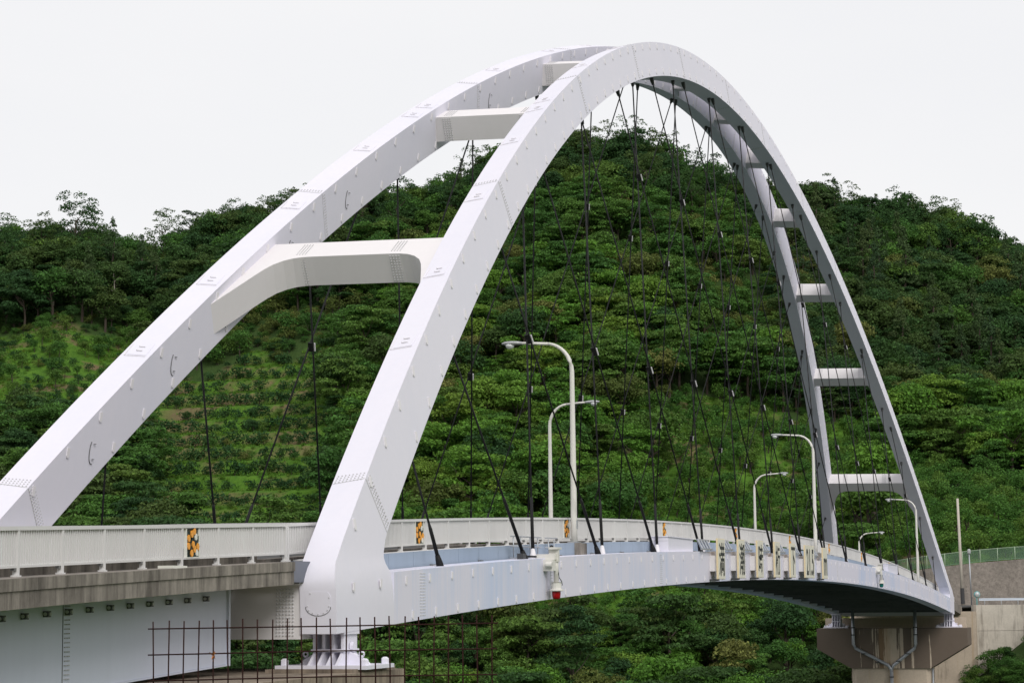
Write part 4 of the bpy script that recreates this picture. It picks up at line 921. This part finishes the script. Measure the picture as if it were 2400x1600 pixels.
# ridge-line trees: (bearing pixel, height m, kind, distance)
RIDGE = [(10, 8, 'airy'), (60, 9, 'airy'), (100, 10, 'airy'), (165, 13.5, 'airy'), (205, 10, 'airy'), (240, 7, 'round_dark'), (275, 7.5, 'round_dark'), (310, 6, 'round_dark'), (350, 7, 'pine'), (390, 7.5, 'pine'), (438, 10.5, 'pine'), (480, 9, 'round_dark'), (530, 8.5, 'round_dark'), (590, 8, 'round_dark'), (650, 9.5, 'airy'), (690, 10, 'pine'), (740, 8, 'round_dark'),
         (860, 8, 'round_dark'), (955, 10, 'airy'), (1000, 6.5, 'round_mid'), (1050, 7, 'round_dark'), (1085, 9.5, 'conifer'), (1130, 8, 'round_dark'), (1170, 9, 'round_dark'), (1250, 8.5, 'round_dark'), (1310, 9, 'round_dark'), (1360, 9.5, 'round_dark'), (1400, 7, 'round_dark'), (1450, 8.5, 'round_dark'), (1490, 11, 'round_dark'), (1525, 10.5, 'airy'), (1580, 9.5, 'airy'), (1625, 9.5, 'airy'), (1680, 9.5, 'airy'), (1720, 8, 'round_dark'),
         (1780, 8, 'round_dark'), (1890, 8.5, 'round_dark'), (1938, 13, 'pine'), (1972, 11, 'conifer'), (2005, 6.5, 'round_mid'), (2050, 8, 'layered_dark'), (2115, 9.5, 'round_dark'), (2155, 9.5, 'conifer'), (2190, 11, 'airy'), (2228, 10.5, 'airy'), (2265, 9, 'airy'), (2325, 11, 'conifer'), (2350, 9.5, 'conifer'), (2395, 7, 'round_dark')]
for b_ in range(-60, 2480, 30):
    if not any(abs(b_-q[0]) < 12 for q in RIDGE): RIDGE.append((b_, rng.uniform(6.5, 9.5)+(1.5 if b_ > 1840 else 0), rng.choice(['round_dark', 'round_dark', 'round_dark', 'round_mid', 'conifer', 'airy'])))
RT = []
for b_, h, k_ in RIDGE:
    d = 441+rng.uniform(-3, 3); r = (b_-1200)/4928*d; z = float(ground(d, r)); x, y = w2(d, r); H = PROTO[k_][0][2]; RT.append((k_, x, y, z-.3, (1.25 if b_ > 1800 else 1.15)*h/H, rng.uniform(0, 6.28), d, b_, 0))
CIT = []
D = 246.0
while D < 406:
    R = -.34*D
    while R < .36*D:
        d = D+rng.uniform(-.7, .7); r = R+rng.uniform(-.8, .8); q = [bool(v) for v in orchard_open(np.array(d), np.array(r))]
        if any(q):
            z = float(ground(d, r)); x, y = w2(d, r); px_, py_ = topx(x, y, z)
            blocked = (r > 41 and d < 255) or (abs(y-5.8) < 9 and x < 182 and z > -6)
            if not blocked:
                if q[0]: pass
                elif q[1]:
                    if rng.random() < .55: CIT.append(('bush' if rng.random() < .6 else 'scrub_mid', x, y, z-.05, rng.uniform(.8, 1.3), rng.uniform(0, 6.28), d, px_, py_))
                elif rng.random() < .86: CIT.append(('citrus', x, y, z-.05, rng.choice([.85, 1.1, 1.35, 1.6])*rng.uniform(.9, 1.1), rng.uniform(0, 6.28), d, px_, py_))
        R += 2.5
    D += 2.9
for R in np.arange(-68, -22, 2.05):          # bushes stand in rows along the treads of the terraces
    prev = None
    for D in np.arange(281, 384, .25):
        r = R*D/320; zz = float(ground(D, r)); q = math.floor((zz-.14)/2.8)
        if prev is not None and q > prev and bool(orchard_open(np.array(D), np.array(r))[0]) and rng.random() < .88:
            d = D+rng.uniform(.5, .95); r += rng.uniform(-.35, .35)+((q*.618) % 1)*2.05; z = float(ground(d, r)); x, y = w2(d, r); px_, py_ = topx(x, y, z); CIT.append(('bush', x, y, z-.4, rng.uniform(1.3, 1.95), rng.uniform(0, 6.28), d, px_, py_))
        prev = q if prev is None else max(prev, q)
inframe = lambda t_: -40 < t_[7] < 2440 and t_[8] < 1640
def tall(t_): return PROTO[t_[0]][0][2]*t_[4]/t_[6]
cand = sorted([t_ for t_ in TREES if inframe(t_) and t_[6] < 330], key=tall, reverse=True)
n_solo = 296-len(RT); solo_t = RT+cand[:n_solo]; keep = set(cand[:n_solo]); rest_t = [t_ for t_ in TREES if t_ not in keep]
cc = sorted([t_ for t_ in CIT if inframe(t_)], key=tall, reverse=True); solo_c = cc[:290]; keep = set(solo_c); rest_c = [t_ for t_ in CIT if t_ not in keep]
DESC = {'round_dark': ('dark green rounded broadleaf tree', 'broadleaf_tree'), 'round_mid': ('mid green rounded broadleaf tree', 'broadleaf_tree'), 'round_olive': ('olive yellow rounded tree', 'broadleaf_tree'), 'round_fresh': ('bright green rounded broadleaf tree', 'broadleaf_tree'), 'layered_fresh': ('bright green tree with flat tiered sprays', 'tiered_tree'), 'layered_mid': ('mid green tree with flat tiered sprays', 'tiered_tree'), 'layered_dark': ('dark tree with flat tiered sprays', 'tiered_tree'),
        'scrub_mid': ('low mid green scrub tree', 'scrub_tree'), 'scrub_olive': ('low olive scrub tree', 'scrub_tree'), 'scrub_fresh': ('low bright green scrub tree', 'scrub_tree'), 'conifer': ('dark pointed conifer', 'conifer'), 'pine': ('dark pine with separate needle pads', 'pine_tree'), 'airy': ('open crowned dark tree with sky gaps', 'open_crown_tree')}
def place_tree(t_, where, grp):
    k_, x, y, z, s_, rt, d, _, _ = t_; cm, tm, H = PROTO[k_][rng.randrange(len(PROTO[k_]))]; ds, nm = DESC[k_]
    e = bpy.data.objects.new(nm, None); COL.objects.link(e); e.location = (x, y, z); e.rotation_euler = (0, 0, rt); e.scale = (s_, s_, s_*rng.uniform(.92, 1.08)); e.empty_display_size = .3
    e['label'] = ds+' '+where; e['category'] = 'tree'; e['group'] = nm.replace('_', ' ')+'s '+grp+', '+ds.split()[0]
    for n_, m_ in (('trunk', tm), ('crown', cm)): o = bpy.data.objects.new(n_, m_); COL.objects.link(o); o.parent = e
for t_ in RT: place_tree(t_, 'standing on the skyline ridge', 'on the ridge')
for t_ in solo_t[len(RT):]:
    low = t_[8] > 1400; reg = 'growing below the bridge deck' if low else ('beside the terraced orchard' if t_[7] < 900 else ('uphill of the retaining wall' if t_[7] > 1950 else 'on the slope uphill of the street lamps')); place_tree(t_, reg, reg)
for t_ in solo_c:
    k_, x, y, z, s_, rt, d, px_, py_ = t_; cm, tm, H = PROTO[k_][rng.randrange(len(PROTO[k_]))]; o = bpy.data.objects.new('citrus_tree' if k_ == 'citrus' else 'orchard_bush', cm); COL.objects.link(o); o2_ = bpy.data.objects.new('trunk', tm); COL.objects.link(o2_); o2_.parent = o
    o.location = (x, y, z); o.rotation_euler = (0, 0, rt); o.scale = (s_, s_, s_*rng.uniform(.85, 1.1)*(.8 if k_ == 'bush' else 1))
    if k_ == 'citrus':
        where = 'below the bridge deck' if py_ > 1330 else ('above the chain link fence' if px_ > 2060 else 'uphill of the bridge railing'); size = 'large' if s_ > 1.3 else ('small' if s_ < 1.0 else 'middling'); o['label'] = size+' bright green citrus tree on the grassy slope '+where; o['category'] = 'tree'; o['group'] = size+' citrus trees '+where
    else: o['label'] = 'dark round bush on the grassy terraced orchard'; o['category'] = 'bush'; o['group'] = 'terrace orchard bushes'

# everything past the individually built trees: instanced masses
PCOL = {}
def proto_col(k_):
    if k_ in PCOL: return PCOL[k_]
    c = bpy.data.collections.new('mass_'+k_)
    for cm, tm, h in PROTO[k_]: o = bpy.data.objects.new('mass_'+k_, joined('mass_'+k_, cm, tm)); c.objects.link(o)
    PCOL[k_] = c; return c
def scatter(name, col_, pts, rots, scl, label):
    me_ = bpy.data.meshes.new(name); me_.from_pydata([tuple(p) for p in pts], [], [])
    a_ = me_.attributes.new('rot', 'FLOAT_VECTOR', 'POINT'); a_.data.foreach_set('vector', np.array(rots, dtype=np.float32).reshape(-1)); a_ = me_.attributes.new('scl', 'FLOAT_VECTOR', 'POINT'); a_.data.foreach_set('vector', np.array(scl, dtype=np.float32).reshape(-1))
    o = bpy.data.objects.new(name, me_); link(o); tag(o, label, None, None, 'stuff')
    ng = bpy.data.node_groups.new(name, 'GeometryNodeTree'); ng.interface.new_socket('Geometry', in_out='INPUT', socket_type='NodeSocketGeometry'); ng.interface.new_socket('Geometry', in_out='OUTPUT', socket_type='NodeSocketGeometry')
    N, K = ng.nodes, ng.links; gi, go = N.new('NodeGroupInput'), N.new('NodeGroupOutput'); ci = N.new('GeometryNodeCollectionInfo'); ci.inputs['Collection'].default_value = col_; ci.inputs['Separate Children'].default_value = True; ci.inputs['Reset Children'].default_value = True
    ip = N.new('GeometryNodeInstanceOnPoints'); ip.inputs['Pick Instance'].default_value = True
    na = N.new('GeometryNodeInputNamedAttribute'); na.data_type = 'FLOAT_VECTOR'; na.inputs['Name'].default_value = 'rot'; nb = N.new('GeometryNodeInputNamedAttribute'); nb.data_type = 'FLOAT_VECTOR'; nb.inputs['Name'].default_value = 'scl'
    e2 = N.new('FunctionNodeEulerToRotation'); K.new(na.outputs['Attribute'], e2.inputs[0]); K.new(gi.outputs[0], ip.inputs['Points']); K.new(ci.outputs[0], ip.inputs['Instance']); K.new(e2.outputs[0], ip.inputs['Rotation']); K.new(nb.outputs['Attribute'], ip.inputs['Scale'])
    rv = N.new('FunctionNodeRandomValue'); rv.data_type = 'INT'; rv.inputs[4].default_value = 0; rv.inputs[5].default_value = max(0, len(col_.objects)-1); K.new(rv.outputs[2], ip.inputs['Instance Index']); K.new(ip.outputs[0], go.inputs[0])
    md = o.modifiers.new('scatter', 'NODES'); md.node_group = ng; return o
by = {}
for t_ in rest_t+rest_c: by.setdefault(t_[0], []).append(t_)
NM = {'round': 'woodland', 'layered': 'tiered_woodland', 'scrub': 'scrubland', 'citrus': 'orchard_trees', 'bush': 'orchard_bushes', 'conifer': 'conifer_wood', 'pine': 'pine_wood', 'airy': 'ridge_wood'}
for k_, ts in by.items():
    scatter('forest_'+NM[SPEC[k_][0]], proto_col(k_), [t_[1:4] for t_ in ts], [(0, 0, t_[5]) for t_ in ts], [(t_[4],)*3 for t_ in ts], 'unbroken growth on the hill, each a '+DESC[k_][0] if k_ in DESC else 'orchard plants farther up the cleared slope')
# undergrowth and grass
und = []
for i in range(10000):
    d = rng.uniform(210, 450); r = rng.uniform(-.35, .35)*d; z = float(ground(d, r))
    if z < -19 or (r > 41 and 218.5 < d < 254): continue
    x, y = w2(d, r)
    if x < 182 and abs(y-5.8) < 8.5 and z > -8: continue
    o = any(bool(q) for q in orchard_open(np.array(d), np.array(r)))
    if o and rng.random() < .85: continue
    und.append((x, y, z-.3, rng.uniform(.35, .75)))
for i in range(260):
    d = rng.uniform(206, 219); r = rng.uniform(44, 75); x, y = w2(d, r); und.insert(rng.randrange(len(und)//2), (x, y, float(ground(d, r))-.25, rng.uniform(.4, .8)))
for k_, a_, b_ in (('scrub_mid', 0, .6), ('scrub_olive', .6, .72), ('round_dark', .72, 1)):
    q = und[int(len(und)*a_):int(len(und)*b_)]; f = .55 if k_ == 'round_dark' else 1
    scatter('undergrowth', proto_col(k_), [u[:3] for u in q], [(0, 0, rng.uniform(0, 6.28)) for u in q], [(u[3]*f,)*3 for u in q], 'leafy undergrowth between the trees')
gc = bpy.data.collections.new('grass_tufts')
for s_ in range(3):
    rs = np.random.RandomState(900+s_); V = []; 
    for i in range(26):
        a_ = rs.uniform(0, 6.283); rr = rs.uniform(0, .45); c = np.array([rr*math.cos(a_), rr*math.sin(a_), -.05]); ln = rs.uniform(.25, .6); b_ = rs.uniform(0, 6.283); dr = np.array([math.cos(b_)*.4, math.sin(b_)*.4, 1.0])*ln; sd2 = np.array([-math.sin(b_), math.cos(b_), 0])*.06
        V.append([c-sd2, c+sd2, c+dr*.6+sd2*.7+[0, 0, .05], c+dr])
    V = np.array(V).reshape(-1, 3); gc.objects.link(bpy.data.objects.new('grass_tuft', meshfrom('grass_tuft', V, np.arange(len(V)).reshape(-1, 4), M['grass'])))
gp = []
for i in range(70000):
    d = rng.uniform(250, 404); r = rng.uniform(-.34, .34)*d
    if not any(bool(q) for q in orchard_open(np.array(d), np.array(r))): continue
    if vnoise(d/6, r/6, 41) < .40 and rng.random() < .85: continue
    z = float(ground(d, r)); x, y = w2(d, r); gp.append((x, y, z, rng.uniform(.5, 1.1)))
    if float(soil_mask(d, r)) > .45: continue
    if len(gp) > 21000: break
for i in range(900):
    d = rng.uniform(2, 44); r = rng.uniform(-14, 14); x, y = w2(d, r); gp.append((x, y, float(ground(d, r)), rng.uniform(.4, .8)))
scatter('grass', gc, [g[:3] for g in gp], [(0, 0, rng.uniform(0, 6.28)) for g in gp], [(g[3], g[3], g[3]*rng.uniform(.6, 1.1)) for g in gp], 'bright green grass on the cleared slopes')
# bare dead trees in the dark wood
for (b_, d, h) in ((118, 408, 7), (176, 411, 6), (268, 414, 8), (1180, 318, 4)):
    r = (b_-1200)/4928*d; z = float(ground(d, r)); x, y = w2(d-2.5, r); rs = random.Random(b_); mb = MB(); p = Vector((x, y, z)); pts = [p]
    for k in range(4): p = p+Vector((rs.uniform(-.5, .5), rs.uniform(-.5, .5), h/4)); pts.append(p)
    mb.tube(pts, [.14, .12, .1, .07, .03], 6)
    for k in range(5): q = pts[1+k % 3]; mb.tube([q, q+Vector((rs.uniform(-1.2, 1.2), rs.uniform(-1, 1), rs.uniform(.6, 1.6)))], [.06, .02], 5)
    obj('dead_tree', mb, M['deadwood'], label='bare pale dead tree among the dark trees', cat='tree', group='bare dead trees')
